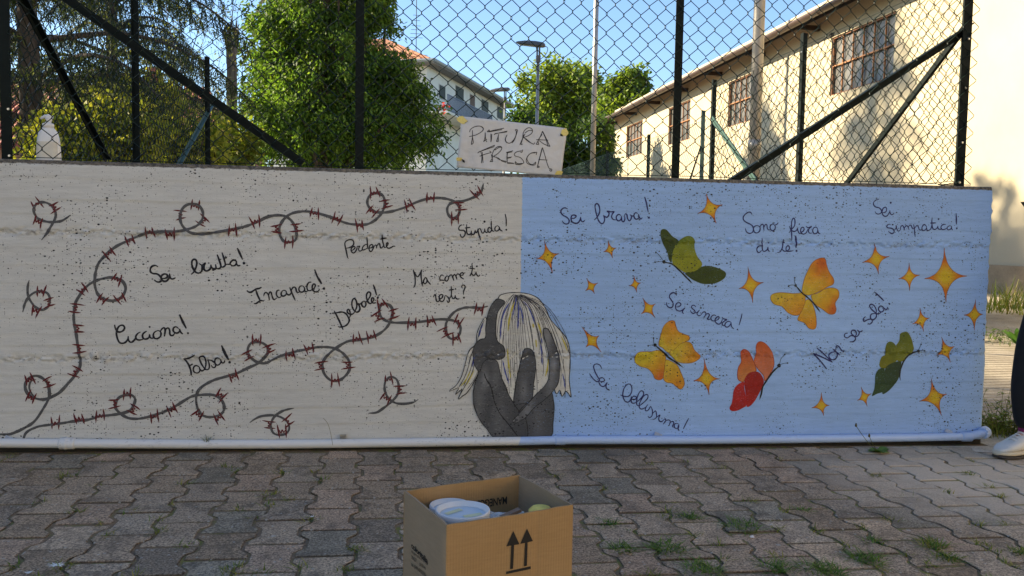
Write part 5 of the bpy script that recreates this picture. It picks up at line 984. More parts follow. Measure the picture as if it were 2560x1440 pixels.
quad((BX+.4,BY1,ZE-.01),(BX+.4,BY0,ZE-.01),(BX+9,BY0,ZE-.01),(BX+9,BY1,ZE-.01))
mb.build('wall',M_CREAM,wh)
mb=MB(); mb.box((BX-.035,BY0,-.3),(BX-.001,BY1,.62)); mb.build('plinth',simple('stained_plinth',(.34,.25,.15),.9,0,.3,3),wh)
for y0,y1,nb in WIN:
    wf=MB(); t=.026; x0,x1=BX+.03,BX+.06
    wf.box((x0,y0+.001,WZ1-t),(x1,y1-.001,WZ1-.001)); wf.box((x0,y0+.001,WZ0+.001),(x1,y1-.001,WZ0+t)); wf.box((x0,y0+.001,WZ0+t),(x1,y0+t,WZ1-t)); wf.box((x0,y1-t,WZ0+t),(x1,y1-.001,WZ1-t))
    wo=wf.build('window',M_RUST,wh)
    g=MB(); g.box((BX+.085,y0+t*.5,WZ0+t*.5),(BX+.092,y1-t*.5,WZ1-t*.5)); g.build('pane',M_DGLASS,wo)
    b=MB(); zm=WZ0+.56; b.box((BX+.034,y0+t,zm-.012),(BX+.075,y1-t,zm+.012))
    for i in range(1,nb): y=y0+(y1-y0)*i/nb; b.box((BX+.04,y-.007,WZ0+t),(BX+.072,y+.007,zm-.012)); b.box((BX+.04,y-.007,zm+.012),(BX+.072,y+.007,WZ1-t))
    b.build('glazing_bars',M_BAR,wo)
M_GUT=simple('brown_gutter',(.085,.055,.042),.45,.2,.3,5); M_SOFF=simple('dark_eave_timber',(.03,.018,.013),.8,0,.4,6); M_TILE=simple('roof_tile',(.33,.14,.075),.85,0,.35,4,.5,8)
EX=BX-.52
mb=MB(); mb.add([(EX+.04,BY0-.3,5.12),(EX+.04,BY1+.35,5.12),(BX+4.5,BY1+.35,7.0),(BX+4.5,BY0-.3,7.0),(EX+.04,BY0-.3,5.19),(EX+.04,BY1+.35,5.19),(BX+4.5,BY1+.35,7.07),(BX+4.5,BY0-.3,7.07),(BX+9.5,BY0-.3,5.12),(BX+9.5,BY1+.35,5.12),(BX+9.5,BY1+.35,5.19),(BX+9.5,BY0-.3,5.19)],[(0,1,2,3),(7,6,5,4),(0,4,5,1),(1,5,6,2),(0,3,7,4),(3,2,9,8),(11,10,6,7),(8,9,10,11),(2,6,10,9),(3,8,11,7)])
rf=mb.build('roof',M_TILE,wh)
y=BY0
while y<BY1+.3: MB().box((EX+.08,y,5.02),(BX-.001,y+.09,5.115)).build('rafter_end',M_SOFF,rf); y+=2.35
mb=MB(); mb.add([(EX+.05,BY0-.3,5.03),(EX+.05,BY1+.3,5.03),(EX+.05,BY1+.3,5.135),(EX+.05,BY0-.3,5.135)],[(0,1,2,3)]); mb.add([(EX+.05,BY0-.3,5.118),(EX+.05,BY1+.3,5.118),(BX,BY1+.3,5.33),(BX,BY0-.3,5.33)],[(0,1,2,3)]); mb.build('fascia',M_SOFF,rf)
mb=MB(); gp=[]; 
for a in np.linspace(180,360,9): gp.append((EX-.03+.085*math.cos(R(a)),5.15+.085*math.sin(R(a))))
yy=np.linspace(BY0-.3,BY1+.35,40); vs=[(x,y,z+.006*math.sin(y*1.3)) for y in yy for x,z in gp]; mb.add(vs,[(j*9+i,j*9+i+1,(j+1)*9+i+1,(j+1)*9+i) for j in range(39) for i in range(8)])
for y in yy[::2]: mb.tube([(EX-.03+.089*math.cos(R(a)),y+.01,5.15+.089*math.sin(R(a))) for a in np.linspace(175,365,10)],.008,5)
g_=mb.build('gutter',M_GUT,wh,True); g_.modifiers.new('t','SOLIDIFY').thickness=.006
mb=MB(); mb.tube(cat(np.array([(EX-.03,BY1+.15,5.08),(EX-.03,BY1+.15,4.9),(EX+.12,BY1+.12,4.78),(BX-.09,BY1-.04,4.60)]),.06),.045,8); mb.tube([(BX-.07,BY1-.05,4.62),(BX-.07,BY1-.05,-.1)],.045,8); mb.build('downpipe',M_GUT,wh,True)
# ------------------------------------------------------------------ poles
M_STEEL=simple('galvanised_pole',(.34,.31,.27),.42,.55,.18,5); M_GREY=simple('lamp_grey',(.10,.10,.10),.5,.2,.2); M_LENS=simple('lamp_lens',(.30,.30,.30),.25)
def pole(px,D,r0,r1,h,label,cat_='pole',grp=None,name='steel_pole'):
    q=onD(px,440,D); e=empty(name,(q[0],q[1],-.05),label,cat_,grp); MB().tube([(q[0],q[1],-.05),(q[0],q[1],h*.45),(q[0],q[1],h)],[r0,(r0+r1)/2,r1],16).build('shaft',M_STEEL,e,True)
    return e,q
e,q=pole(1884,9.2,.066,.056,9,'thick bare steel pole in front of the warehouse wall'); MB().tube([(q[0],q[1],1.9),(q[0],q[1],2.02)],.071,16).build('sleeve',M_STEEL,e,True)
e,q=pole(1481,18.5,.062,.050,10,'slim bare steel pole in front of the round tree'); 
def lamp(px,py,D,dirx,label):
    q=onD(px,py,D); h=q[2]; e=empty('street_lamp',(q[0],q[1],-.05),label,'street lamp','street lamps behind the fence')
    MB().tube([(q[0],q[1],-.05),(q[0],q[1],h-.22)],[.055,.036],14).build('pole',M_STEEL,e,True)
    mb=MB(); mb.box((q[0]-.045,q[1]-.03,h-.34),(q[0]-.012,q[1]+.03,h+.02)); mb.box((q[0]+.012,q[1]-.03,h-.34),(q[0]+.045,q[1]+.03,h+.02)); mb.box((q[0]-.05,q[1]-.05,h-.36),(q[0]+.05,q[1]+.05,h-.20)); mb.build('bracket',M_GREY,e)
    d=np.array(dirx,float); d/=np.linalg.norm(d); s=np.cross(d,(0,0,1)); s/=np.linalg.norm(s); u_=np.cross(s,d); c=np.array([q[0],q[1],h+.05])
    prof=[(-.16,.06,.045),(-.10,.11,.075),(.10,.13,.085),(.35,.12,.07),(.52,.10,.035),(.55,.085,.02)]; mb=MB(); vs=[]
    for l,w_,t in prof:
        for a,b in ((-1,-.25),(-.85,.55),(-.3,1),(.3,1),(.85,.55),(1,-.25),(.9,-.45),(-.9,-.45)): vs.append(c+d*l+s*w_*a+u_*t*b)
    mb.add(vs,[(j*8+i,j*8+(i+1)%8,(j+1)*8+(i+1)%8,(j+1)*8+i) for j in range(5) for i in range(8)]+[tuple(range(8))[::-1],tuple(40+i for i in range(8))]); hd=mb.build('lamp_head',M_GREY,e)
    mb=MB(); q_=c-u_*.042; mb.add([q_+d*.08-s*.09,q_+d*.48-s*.075,q_+d*.48+s*.075,q_+d*.08+s*.09],[(0,1,2,3)]); mb.build('lens',M_LENS,hd)
    cb=cat(np.array([c-d*.14+u_*.0,c-d*.24-u_*.05,c-d*.22-u_*.2,(q[0]+.04,q[1],h-.3)]),.03); MB().tube(cb,.009,5).build('cable',M_GREY,e)
lamp(1346,118,20,-rt*.93+fw*.25+np.array([0,0,.17]),'nearer street lamp with a tilted dark head above the round tree')
lamp(1263,228,29.5,-rt*.95+fw*.2+np.array([0,0,-.02]),'further street lamp with a flat grey head beside the white house')
# old timber pole with a rope
q=onD(578,60,17.5); h=q[2]; e=empty('timber_pole',(q[0],q[1],-.05),'weathered timber pole with a ragged top and a rope, between bare tree and leafy tree','pole')
k=NT('weathered_timber'); p=k.pos(); n=k.noise(k.scale(p,(9,9,.8)),3,6,.7); k.col(k.mix(k.ramp(n,.3,.7),(.06,.048,.038),(.20,.165,.13))); k.rough(.9); k.bump(n,.8,.02)
mb=MB(); mb.tube([(q[0]+.012*math.sin(z*2),q[1],z) for z in np.linspace(-.05,h-.25,14)],np.linspace(.125,.10,14),14); mb.build('shaft',k.m,e,True)
mb=MB(); 
for i in range(16):
    a=random.uniform(0,6.28); r=random.uniform(.03,.10); b=np.array([q[0]+r*math.cos(a),q[1]+r*math.sin(a),h-.4-random.uniform(0,.5)]); mb.tube([b,b+np.array([random.gauss(0,.03),random.gauss(0,.03),.35]),b+np.array([random.gauss(0,.09),random.gauss(0,.09),random.uniform(.45,.75)])],[.035,.03,.006],5)
mb.build('splintered_top',k.m,e)
a=onD(586,72,17.4); b=onD(604,70,17.2); c=onD(634,40,16.5); d_=onD(660,-10,16); f_=onD(700,-160,15); mb=MB(); cc=cat(np.array([a,b,c,d_,f_]),.07); 
for ph in (0,2.1,4.2): mb.tube([cc[i]+.016*np.array([math.cos(i*.9+ph),math.sin(i*.9+ph),.5*math.sin(i*.9+ph)]) for i in range(len(cc))],.013,5)
mb.build('rope',simple('pale_rope',(.42,.40,.36),.8),e)
# ------------------------------------------------------------------ white house with balcony
hA=onD(1085,152,60); hB=onD(1288,264,81.0); zE=(hA[2]+hB[2])/2
dirh=np.array([hB[0]-hA[0],hB[1]-hA[1],0]); LH=np.linalg.norm(dirh); dirh/=LH; nh=np.array([dirh[1],-dirh[0],0])   # outward = towards the camera right
hs=empty('white_house',(hA[0],hA[1],0),'white two storey house with tiled roof, green shutters and a blue grey balcony','house')
k=NT('white_plaster'); p=k.pos(); n=k.noise(p,.8,5,.6); n2=k.noise(k.scale(p,(1,1,.2)),2,5,.7); c=k.mix(k.ramp(n,.35,.65),(.66,.62,.52),(.74,.705,.62)); c=k.mix(k.math('MULTIPLY',k.ramp(n2,.56,.7),.35),c,(.45,.42,.36)); k.col(c); k.rough(.9); M_PLA=k.m
OVH=.9
w0=np.array([hA[0],hA[1],0])-nh*OVH+dirh*.9
def hp(a,d,z): q=w0+dirh*a-nh*d; return np.array([q[0],q[1],z])
LW=LH-1.6; DW=13
def hbox(mb,a0,a1,d0,d1,z0,z1):
    vs=[hp(a,d,z) for z in (z0,z1) for a,d in ((a0,d0),(a1,d0),(a1,d1),(a0,d1))]; mb.add(vs,[(0,3,2,1),(4,5,6,7),(0,1,5,4),(1,2,6,5),(2,3,7,6),(3,0,4,7)][::1])
mb=MB(); hbox(mb,0,LW,0,DW,-.2,zE-.05); mb.build('wall',M_PLA,hs)
mb=MB(); o=OVH; ridge=zE+3.4
vs=[hp(-o,-o,zE),hp(LW+o*.7,-o,zE),hp(LW+o*.7,DW+o,zE),hp(-o,DW+o,zE),hp(6,DW/2,ridge),hp(LW-6,DW/2,ridge)]
mb.add(vs,[(0,1,5,4),(1,2,5),(2,3,4,5),(3,0,4)]); rfh=mb.build('roof',M_TILE,hs)
mb=MB(); hbox(mb,-o,LW+o*.7,-o,DW+o,zE-.22,zE-.01); mb.build('soffit',simple('grey_eave',(.21,.19,.165),.8),rfh)
mb=MB(); mb.tube([hp(-o,-o-.05,zE),hp(LW+o*.7,-o-.05,zE)],.13,8); mb.tube([hp(-o-.05,-o,zE),hp(-o-.05,DW,zE)],.13,8); mb.build('gutter',simple('pale_gutter',(.33,.35,.34),.45,.4),rfh)
mb=MB()   # rows of roof tiles on the visible hip and slope
for j in range(22):
    t=(j+.5)/22; a,b=hp(-o,-o,zE)*(1-t)+hp(-o,DW+o,zE)*t,hp(6,DW/2,ridge); mb.tube([a*(1-s)+b*s+np.array([0,0,.05]) for s in (0,.3,.6,.92)],.14,6)
mb.build('tiles',M_TILE,rfh)
M_SHUT=simple('green_shutter',(.022,.030,.022),.6,0,.25); M_DOOR=simple('brown_door',(.10,.045,.025),.6); M_RAIL=simple('blue_grey_railing',(.085,.105,.16),.5)
def along(px,py): # facade coordinate of a pixel on the house front
    r=ray(px,py); t=((w0-CAM)@nh)/(r@nh); q=CAM+r*t; return (q-w0)@dirh,q[2]
for (xa,ya,xb,yb,kind) in ((1098,212,1112,250,'s'),(1139,214,1158,258,'s'),(1175,236,1186,272,'d'),(1204,248,1220,283,'s'),(1243,266,1256,300,'s')):
    a0,z1=along(xa,ya); a1,_=along(xb,ya); z0=along(xb,yb)[1]; fr=MB(); 
    hbox(fr,a0-.08,a1+.08,-.03,.02,z0-.06,z1+.08); wo=fr.build('window' if kind=='s' else 'balcony_door',simple('pale_surround',(.50,.47,.42),.8) if 'M_SUR' not in globals() else M_SUR,hs); M_SUR=wo.data.materials[0]
    sh=MB(); hbox(sh,a0,a1,-.06,-.032,z0,z1)
    nsl=int((z1-z0)/.11)
    for i in range(nsl): z=z0+(z1-z0)*(i+.5)/nsl; hbox(sh,a0+.05,a1-.05,-.078,-.061,z-.012,z+.03)
    sh.build('shutter' if kind=='s' else 'leaf',M_SHUT if kind=='s' else M_DOOR,wo)
ba,bb,zb=-.7,10.0,9.85; BD=-2.0
bal=empty('balcony',(0,0,0)); bal.parent=hs; bal.location=-Vector(hs.location)
mb=MB(); hbox(mb,ba-.2,bb,BD,-.001,zb-.18,zb); mb.build('slab',M_PLA,bal)
mb=MB(); hbox(mb,ba-.2,bb,BD,BD+.05,zb+1.14,zb+1.2); hbox(mb,ba-.2,bb,BD,BD+.05,zb+.08,zb+.12)
n=int((bb-ba)/.15)
for i in range(n+1): a=ba-.2+(bb-ba+.2)*i/n; hbox(mb,a-.022,a+.022,BD+.01,BD+.04,zb,zb+1.14)
mb.build('railing',M_RAIL,bal)
mb=MB(); ps=np.random.default_rng(3); a0=ba+.1
qf=onD(1110,269,58.5)
for i in range(45): q=qf+np.array([ps.normal(0,.22),ps.normal(0,.2),ps.normal(0,.12)]); leafshape(mb,q,ps.normal(0,1,3)+np.array([0,0,.3]),.26,.10,random,(.55,.05,.05) if i%3 else (.06,.12,.03),.2,.1,2)
tag(mb.build('flowers',M_GRASS,None),'red flowers hanging on the balcony of the white house','flowers')
mb=MB(); q=hp(2.2,.3,ridge-.4); q=onD(1040,150,64); mb.tube([q+(0,0,-2.4),q+(0,0,5.4)],.035,6)
for i,z in enumerate((.4,1.7,2.0,2.3,2.6,3.0,3.4)): 
    L=1.1-.1*i if i else 1.8; mb.tube([q+np.array([-L/2,0,z]),q+np.array([L/2,.1,z+.02])],.018,5)
mb.build('aerial',M_GREY,rfh)
# low dark railing and pale store behind the sign
q0,q1=onD(1150,436,24),onD(1320,436,26); gt=empty('yard_railing',(q0[0],q0[1],0),'dark yard railing low behind the paper sign','railing'); mb=MB(); mb.tube([(q0[0],q0[1],2.62),(q1[0],q1[1],2.62)],.03,6); mb.tube([(q0[0],q0[1],.1),(q1[0],q1[1],.1)],.03,6)
for i in range(22): t=i/21; q=q0*(1-t)+q1*t; mb.tube([(q[0],q[1],-.05),(q[0],q[1],2.62)],.022,5)
mb.build('bars',M_GREY,gt)
# ------------------------------------------------------------------ red roofed house behind the shrubs on the left
rh=empty('red_roof_house',(-10.5,21,0),'low house with a red tiled roof and pinkish walls behind the shrubs on the left','house')
mb=MB(); mb.box((-17,18.5,-.2),(-4.2,26,2.85)); mb.build('wall',simple('pink_plaster',(.50,.33,.25),.9,0,.15,2),rh)
mb=MB(); mb.add([(-17.6,17.9,2.8),(-3.6,17.9,2.8),(-3.6,26.6,2.8),(-17.6,26.6,2.8),(-15.8,22.2,5.0),(-5.0,22.2,5.0)],[(0,1,5,4),(1,2,5),(2,3,4,5),(3,0,4),(0,3,2,1)]); rr_=mb.build('roof',simple('red_tile',(.42,.15,.10),.85,0,.3,3),rh)
mb=MB()
for i in range(70): t=i/69; x=-17.6+14*t; mb.tube([(x,17.88,2.86),(x*.9-1.05+.0,20.0,3.95),(-15.8+10.8*t,22.2,5.06)],.05,5)
mb.build('tiles',simple('red_tile_row',(.44,.16,.10),.85,0,.3,3),rr_)
mb=MB(); mb.add([(-6.4,21.0,4.0),(-6.1,21.0,4.0),(-6.1,21.4,4.0),(-6.4,21.4,4.0),(-6.4,21.0,5.4),(-6.1,21.0,5.4),(-6.1,21.4,5.4),(-6.4,21.4,5.4)],[(4,5,6,7),(0,1,5,4),(1,2,6,5),(2,3,7,6),(3,0,4,7)]); 
mb.build('chimney',rh.children[0].data.materials[0],rr_)
M_WG=simple('dark_window',(.03,.03,.035),.3)
for x in (-14.5,-11.5,-8.5,-6):
    mb=MB(); mb.box((x,18.46,.9),(x+1.1,18.499,2.1)); wo=mb.build('window',M_SUR,rh); mb=MB(); mb.box((x+.08,18.44,.98),(x+1.02,18.459,2.02)); mb.build('pane',M_WG,wo)
# ------------------------------------------------------------------ trees
M_LEAF=foliage('broad_leaves',.42); M_NEEDLE=foliage('needles',.18,.7)
k=NT('bark'); p=k.pos(); n=k.noise(k.scale(p,(5,5,1)),6,5,.7); k.col(k.mix(k.ramp(n,.3,.7),(.035,.026,.02),(.12,.095,.075))); k.rough(.95); k.bump(n,.8,.02); M_BARK=k.m
def leaf_cloud(C,N,n,L,W,rg,cols,droop=.8,sprd=.2):
    """n leaves round each clump centre C, hanging outward-down along N; returns V,F,Col"""
    K=len(C); tot=K*n; ci=np.repeat(np.arange(K),n)
    off=rg.normal(0,1,(tot,3)); off/=np.linalg.norm(off,axis=1)[:,None]; off*=(rg.random((tot,1))**.5)*sprd*rg.uniform(.6,1.5,(K,1))[ci]; off[:,2]*=1.25
    p=C[ci]+off; 
    d=N[ci]*.7+rg.normal(0,.75,(tot,3))+np.array([0,0,-droop]); d/=np.linalg.norm(d,axis=1)[:,None]
    s=np.cross(d,rg.normal(0,1,(tot,3))); s/=np.linalg.norm(s,axis=1)[:,None]+1e-9; u=np.cross(s,d)
    l=(L*rg.uniform(.6,1.3,tot))[:,None]; w_=(W*rg.uniform(.7,1.2,tot))[:,None]
    V_=np.stack([p,p+d*l*.45-s*w_-u*w_*.25,p+d*l,p+d*l*.45+s*w_-u*w_*.25],1).reshape(-1,3)
    F_=np.arange(tot*4).reshape(-1,4)
    cl=np.array(cols)[rg.integers(0,len(cols),tot)]*(rg.uniform(.75,1.25,(tot,1)))*(rg.uniform(.8,1.2,(K,1))[ci])
    return V_,F_,np.repeat(cl,4,axis=0)
def crown_pts(shape,K,rg,shell=.30):
    """clump centres in a lumpy crown: list of ellipsoids (cx,cy,cz,rx,ry,rz)"""
    out=[];nr=[]
    vol=np.array([s[3]*s[4]*s[5] for s in shape])**.75; vol/=vol.sum()
    for s,q in zip(shape,vol):
        m_=int(K*q)+1; d=rg.normal(0,1,(m_,3)); d/=np.linalg.norm(d,axis=1)[:,None]; r=(shell+(1-shell)*rg.random((m_,1)))**.8*rg.uniform(.88,1.08,(m_,1)); out.append(np.array(s[:3])+d*r*np.array(s[3:])); nr.append(d)
    return np.concatenate(out),np.concatenate(nr)
def limbs(mb,base,tips,r0,rg,fork):
    for t in tips:
        a=np.array(base)+np.array([0,0,fork*rg.uniform(.5,1)]); m1=a*.6+t*.4+rg.normal(0,.12,3)*np.linalg.norm(t-a)*.3; m1[2]+=.1; m2=a*.25+t*.75+rg.normal(0,.1,3)*np.linalg.norm(t-a)*.25
        mb.tube(cat(np.array([a,m1,m2,t]),.25),np.linspace(r0*.42,.008,len(cat(np.array([a,m1,m2,t]),.25))),6)
def tree(name,label,base,shape,K,n,L,W,cols,seed,trunk=.16,th=None,droop=.8,sprd=.2,nl=26,group=None,cat_='tree'):
    rg=np.random.default_rng(seed); e=empty(name,tuple(base),label,cat_,group); C,N=crown_pts(shape,K,rg); fq=1.25/max(.35,sprd*3.2); nz=vnoise(C[:,0]*fq+C[:,1]*fq*.7,C[:,2]*fq*1.1-C[:,1]*fq*.5,seed); C,N=C[nz>.29],N[nz>.29]; C=C+N*(nz[nz>.29][:,None]-.55)*sprd*2.2; V_,F_,cl=leaf_cloud(C,N,n,L,W,rg,cols,droop,sprd)
    npmesh('crown',V_,F_,M_LEAF,e,cl)
    mb=MB(); top=np.array(shape[0][:3]); th=th or top[2]; b=np.array(base,float)
    pts=cat(np.array([b+(0,0,-.2),b+(.03,.02,th*.3),b*.5+top*.5*np.array([1,1,0])+np.array([0,0,b[2]*.5+th*.62-b[2]*.5]),np.array([top[0],top[1],th*1.05])]),.3); mb.tube(pts,np.linspace(trunk,trunk*.25,len(pts)),10)
    limbs(mb,b,C[rg.choice(len(C),min(nl,len(C)),replace=False)],trunk,rg,th*.5); mb.build('trunk',M_BARK,e,True); return e
def px3(px,py,D): return onD(px,py,D)
# big leafy tree
D=13.5; s=D/F_PX; C0=px3(850,200,D)
def el(px,py,rx,ry,D,dy=None): q=px3(px,py,D); sc1=D/F_PX; return (q[0],q[1],q[2],rx*sc1,(dy or rx*.85)*sc1,ry*sc1)
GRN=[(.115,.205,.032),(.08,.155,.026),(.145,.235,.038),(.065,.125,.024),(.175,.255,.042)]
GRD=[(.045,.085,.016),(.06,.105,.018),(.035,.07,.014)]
sh=[el(810,120,175,290,D),el(770,320,165,125,D-.3),el(920,340,140,125,D+.2),el(1005,280,70,95,D+.3),el(690,210,75,150,D),el(800,-30,205,200,D),el(1065,350,45,60,D),el(945,150,85,125,D+.2),el(1000,240,75,75,D),el(985,120,55,100,D),el(1010,190,60,70,D+.1),el(672,80,50,90,D-.2),el(1045,345,50,50,D),el(655,350,45,60,D-.2),el(930,120,75,130,D+.2)]
tree('leafy_tree','big dense leafy green tree with drooping foliage, left of the white house',(C0[0],C0[1],-.05),sh,2300,58,.078,.0165,GRN+GRD[:1],21,.17,5.2,1.0,.17,60)
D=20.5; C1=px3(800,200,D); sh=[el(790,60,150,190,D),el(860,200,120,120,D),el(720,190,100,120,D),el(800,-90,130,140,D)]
tree('dapple_tree','taller loose tree mostly hidden behind the big leafy tree',(C1[0],C1[1],-.05),sh,620,40,.13,.035,GRD,26,.18,5.5,.9,.26,30)  # added to cast dappled shade on the warehouse wall
# round sunlit tree and its neighbours further off
D=42; sh=[el(1395,245,92,85,D),el(1350,290,55,60,D),el(1450,270,55,80,D),el(1400,330,95,60,D)]
tree('round_tree','round bright green tree behind the nearer street lamp',(px3(1400,400,D)[0],px3(1400,400,D)[1],-.05),sh,420,75,.26,.065,[(.16,.22,.03),(.20,.26,.04),(.12,.18,.025),(.22,.27,.05)],22,.22,5,.5,.52,20)
D=26; sh=[el(1340,350,62,62,D),el(1420,385,80,55,D),el(1480,360,60,80,D),el(1515,400,45,60,D)]
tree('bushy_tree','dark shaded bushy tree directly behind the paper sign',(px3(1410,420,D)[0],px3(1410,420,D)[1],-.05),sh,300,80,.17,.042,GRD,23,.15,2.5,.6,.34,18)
D=34; sh=[el(1560,225,62,60,D),el(1590,215,40,50,D),el(1540,300,60,75,D),el(1585,290,55,55,D),el(1530,400,60,60,D)]
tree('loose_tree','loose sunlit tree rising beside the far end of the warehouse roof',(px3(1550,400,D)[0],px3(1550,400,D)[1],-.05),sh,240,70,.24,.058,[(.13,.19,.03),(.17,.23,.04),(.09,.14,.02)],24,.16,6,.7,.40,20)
# yellow green shrubs and a small birch-like screen on the left
YGs=[(.27,.28,.04),(.34,.33,.06),(.19,.22,.035),(.11,.15,.03)]
def shrub(px,py,rx,ry,D,seed,label,cols=YGs,K=110,n=46):
    q=px3(px,py,D); sh=[el(px,py,rx,ry,D),el(px-rx*.5,py+ry*.4,rx*.6,ry*.6,D+.2),el(px+rx*.5,py+ry*.35,rx*.6,ry*.65,D-.2),el(px,py+ry*1.1,rx*.9,ry*.7,D)]
    return tree('shrub',label,(q[0],q[1],-.05),sh,K,n,.085,.026,cols,seed,.05,q[2],.4,.22,22,'yellow green shrubs behind the left fence','shrub')
shrub(290,310,110,62,9.2,31,'yellow green shrub directly right of the pump bottle'); shrub(455,350,90,52,10.2,32,'thin yellow green shrub behind the leaning green brace',K=70,n=38); shrub(150,345,70,55,8.8,33,'yellow green shrub behind the pump bottle',K=60); shrub(570,360,80,60,12.0,34,'yellow green shrub at the foot of the timber pole',[(.14,.18,.03),(.1,.14,.02),(.2,.2,.04)],70,38)
shrub(385,265,60,50,11,35,'taller yellow green shrub under the conifer branches',K=55,n=36)
# conifers with drooping sprays
def conifer(x,y,h,rmax,seed,label,zb=.8,lean=0):
    rg=np.random.default_rng(seed); e=empty('conifer',(x,y,-.05),label,'tree','dark conifers behind the left fence'); P_=[];Dn=[]; mb=MB()
    mb.tube([(x+.03*math.sin(z),y,z) for z in np.linspace(-.2,h,16)],np.linspace(.17,.02,16),10); z=zb
    while z<h-.3:
        for a in rg.uniform(0,6.28,1)+np.arange(4)*1.57+rg.normal(0,.4,4):
            L=rmax*(1-z/h)**.7*rg.uniform(.65,1.15)+.2; d=np.array([math.cos(a),math.sin(a),0]); pts=cat(np.array([(x,y,z),np.array([x,y,z])+d*L*.4+np.array([0,0,.10*L]),np.array([x,y,z])+d*L*.75+np.array([0,0,.03*L]),np.array([x,y,z])+d*L+np.array([0,0,-.14*L])]),.10)
            mb.tube(pts[::2] if len(pts)>5 else pts,np.linspace(.045,.008,len(pts[::2] if len(pts)>5 else pts)),5)
            sd=np.array([-d[1],d[0],0])
            for i,q in enumerate(pts[2:]):
                t=(i+2)/len(pts)
                for _ in range(4):
                    ln=rg.uniform(.12,.45)*(.55+.6*math.sin(math.pi*t)); w_=sd*rg.normal(0,.26*(1.15-t))+d*rg.uniform(-.02,.12); m_=int(ln/.035)
                    tt=np.linspace(.05,1,m_)[:,None]; P_.append(q+w_*tt**.6*1.6+np.array([0,0,-1])*ln*tt); Dn.append(np.tile(w_*.8+np.array([0,0,-.8]),(m_,1)))
        z+=rg.uniform(.36,.58)
    Pn=np.concatenate(P_); Dd=np.concatenate(Dn); m_=len(Pn)
    Pn=np.repeat(Pn,2,0); Dd=np.repeat(Dd,2,0); m_*=2
    d=Dd+rg.normal(0,.55,(m_,3)); d/=np.linalg.norm(d,axis=1)[:,None]; s=np.cross(d,rg.normal(0,1,(m_,3))); s/=np.linalg.norm(s,axis=1)[:,None]; l=rg.uniform(.05,.11,(m_,1)); w_=.0075
    V_=np.stack([Pn-s*w_,Pn+s*w_,Pn+d*l+s*w_*.4,Pn+d*l-s*w_*.4],1).reshape(-1,3); F_=np.arange(m_*4).reshape(-1,4)
    tips=rg.random((m_,1))<.2; cl=np.where(tips,np.array([[.15,.18,.04]]),np.array([[.032,.050,.022]]))*rg.uniform(.6,1.3,(m_,1))
    npmesh('crown',V_,F_,M_NEEDLE,e,np.repeat(cl,4,0)); mb.build('trunk',M_BARK,e,True); return e
q=px3(75,300,10.8); conifer(q[0],q[1],11,3.2,41,'dark conifer with drooping branches nearest the left corner post',2.3)
q=px3(285,250,17.5); conifer(q[0],q[1],12.5,3.0,42,'dark drooping conifer further back, behind the diagonal fence brace',3.1)
# bare tree with sparse young leaves
q=px3(520,300,16); e=empty('bare_tree',(q[0],q[1],-.05),'thin bare tree with fine twigs and sparse buds, left of the timber pole','tree'); mb=MB(); rg=np.random.default_rng(51); tips=[]
def grow(p,d,L,r,lev):
    pts=[p]; 
    for i in range(4): d=d+rg.normal(0,.13,3)+np.array([0,0,.05]); d/=np.linalg.norm(d); pts.append(pts[-1]+d*L/4)
    mb.tube(pts,np.linspace(r,r*.6,5),5 if lev<2 else 3,cap=False)
    if lev>=2: tips.extend(pts[1:])
    if lev<4:
        for i in range(3 if lev<3 else 2):
            q_=pts[rg.integers(1,5)] if i else pts[-1]; dd=d+rg.normal(0,.55,3); dd[2]=abs(dd[2])*.8+.1; dd/=np.linalg.norm(dd); grow(q_,dd,L*rg.uniform(.6,.85),r*.55,lev+1)
for k_ in range(5): grow(np.array([q[0]+rg.normal(0,.35),q[1]+rg.normal(0,.3),-.05]),np.array([rg.normal(0,.13),rg.normal(0,.1),1]),2.3,.035,0)
mb.build('trunk',M_BARK,e); T_=np.array(tips); V_,F_,cl=leaf_cloud(T_,np.zeros_like(T_)+.01,3,.05,.016,rg,[(.13,.15,.05),(.17,.17,.06)],.3,.09); npmesh('crown',V_,F_,M_LEAF,e,cl)
# ------------------------------------------------------------------ unseen helpers for the light: shading hedge, bounce ground and bounce terrace
D_=F_PX
sh=[(-8.2,1.2,2.6,1.3,1.5,3.0),(-8.6,3.0,3.0,1.4,1.6,3.4),(-8.4,4.8,3.2,1.4,1.4,3.6),(-9.0,6.2,3.0,1.2,1.1,3.2),(-8.8,-.6,2.6,1.2,1.5,3.1),(-8.6,-2.4,2.6,1.2,1.5,3.1)]
tree('shade_hedge','tall dense hedge left of the paving, out of the picture',(-8.4,3.0,-.1),sh,900,60,.18,.075,GRD,61,.12,3,.3,.5,10,None,'hedge')  # unseen, added to keep the sun off the paving and the box
k=NT('pale_bounce_paving'); p=k.pos(); n=k.noise(p,.8,4); k.col(k.mix(k.ramp(n,.3,.7),(.44,.40,.33),(.54,.50,.43))); k.rough(.9)
mb=MB(); mb.add([(-40,-40,-.10),(40,-40,-.10),(40,-5.2,-.10),(-40,-5.2,-.10)],[(0,1,2,3)]); tag(mb.build('bounce_ground',k.m),kind='structure')  # pale sunlit ground added behind the camera as a bounce surface
lh=empty('bounce_terrace',(0,-22,0),'long pale plastered terrace across the forecourt behind the camera','house')  # unseen pale front, added to throw warm light back on the mural
mb=MB(); mb.box((-26,-30,-.2),(24,-21,8.5)); mb.build('wall',M_PLA,lh)
mb=MB(); mb.add([(-26.5,-30.5,8.45),(24.5,-30.5,8.45),(24.5,-20.5,8.45),(-26.5,-20.5,8.45),(-22,-25.5,10.6),(20,-25.5,10.6)],[(0,1,5,4),(1,2,5),(2,3,4,5),(3,0,4),(0,3,2,1)]); mb.build('roof',M_TILE,lh)
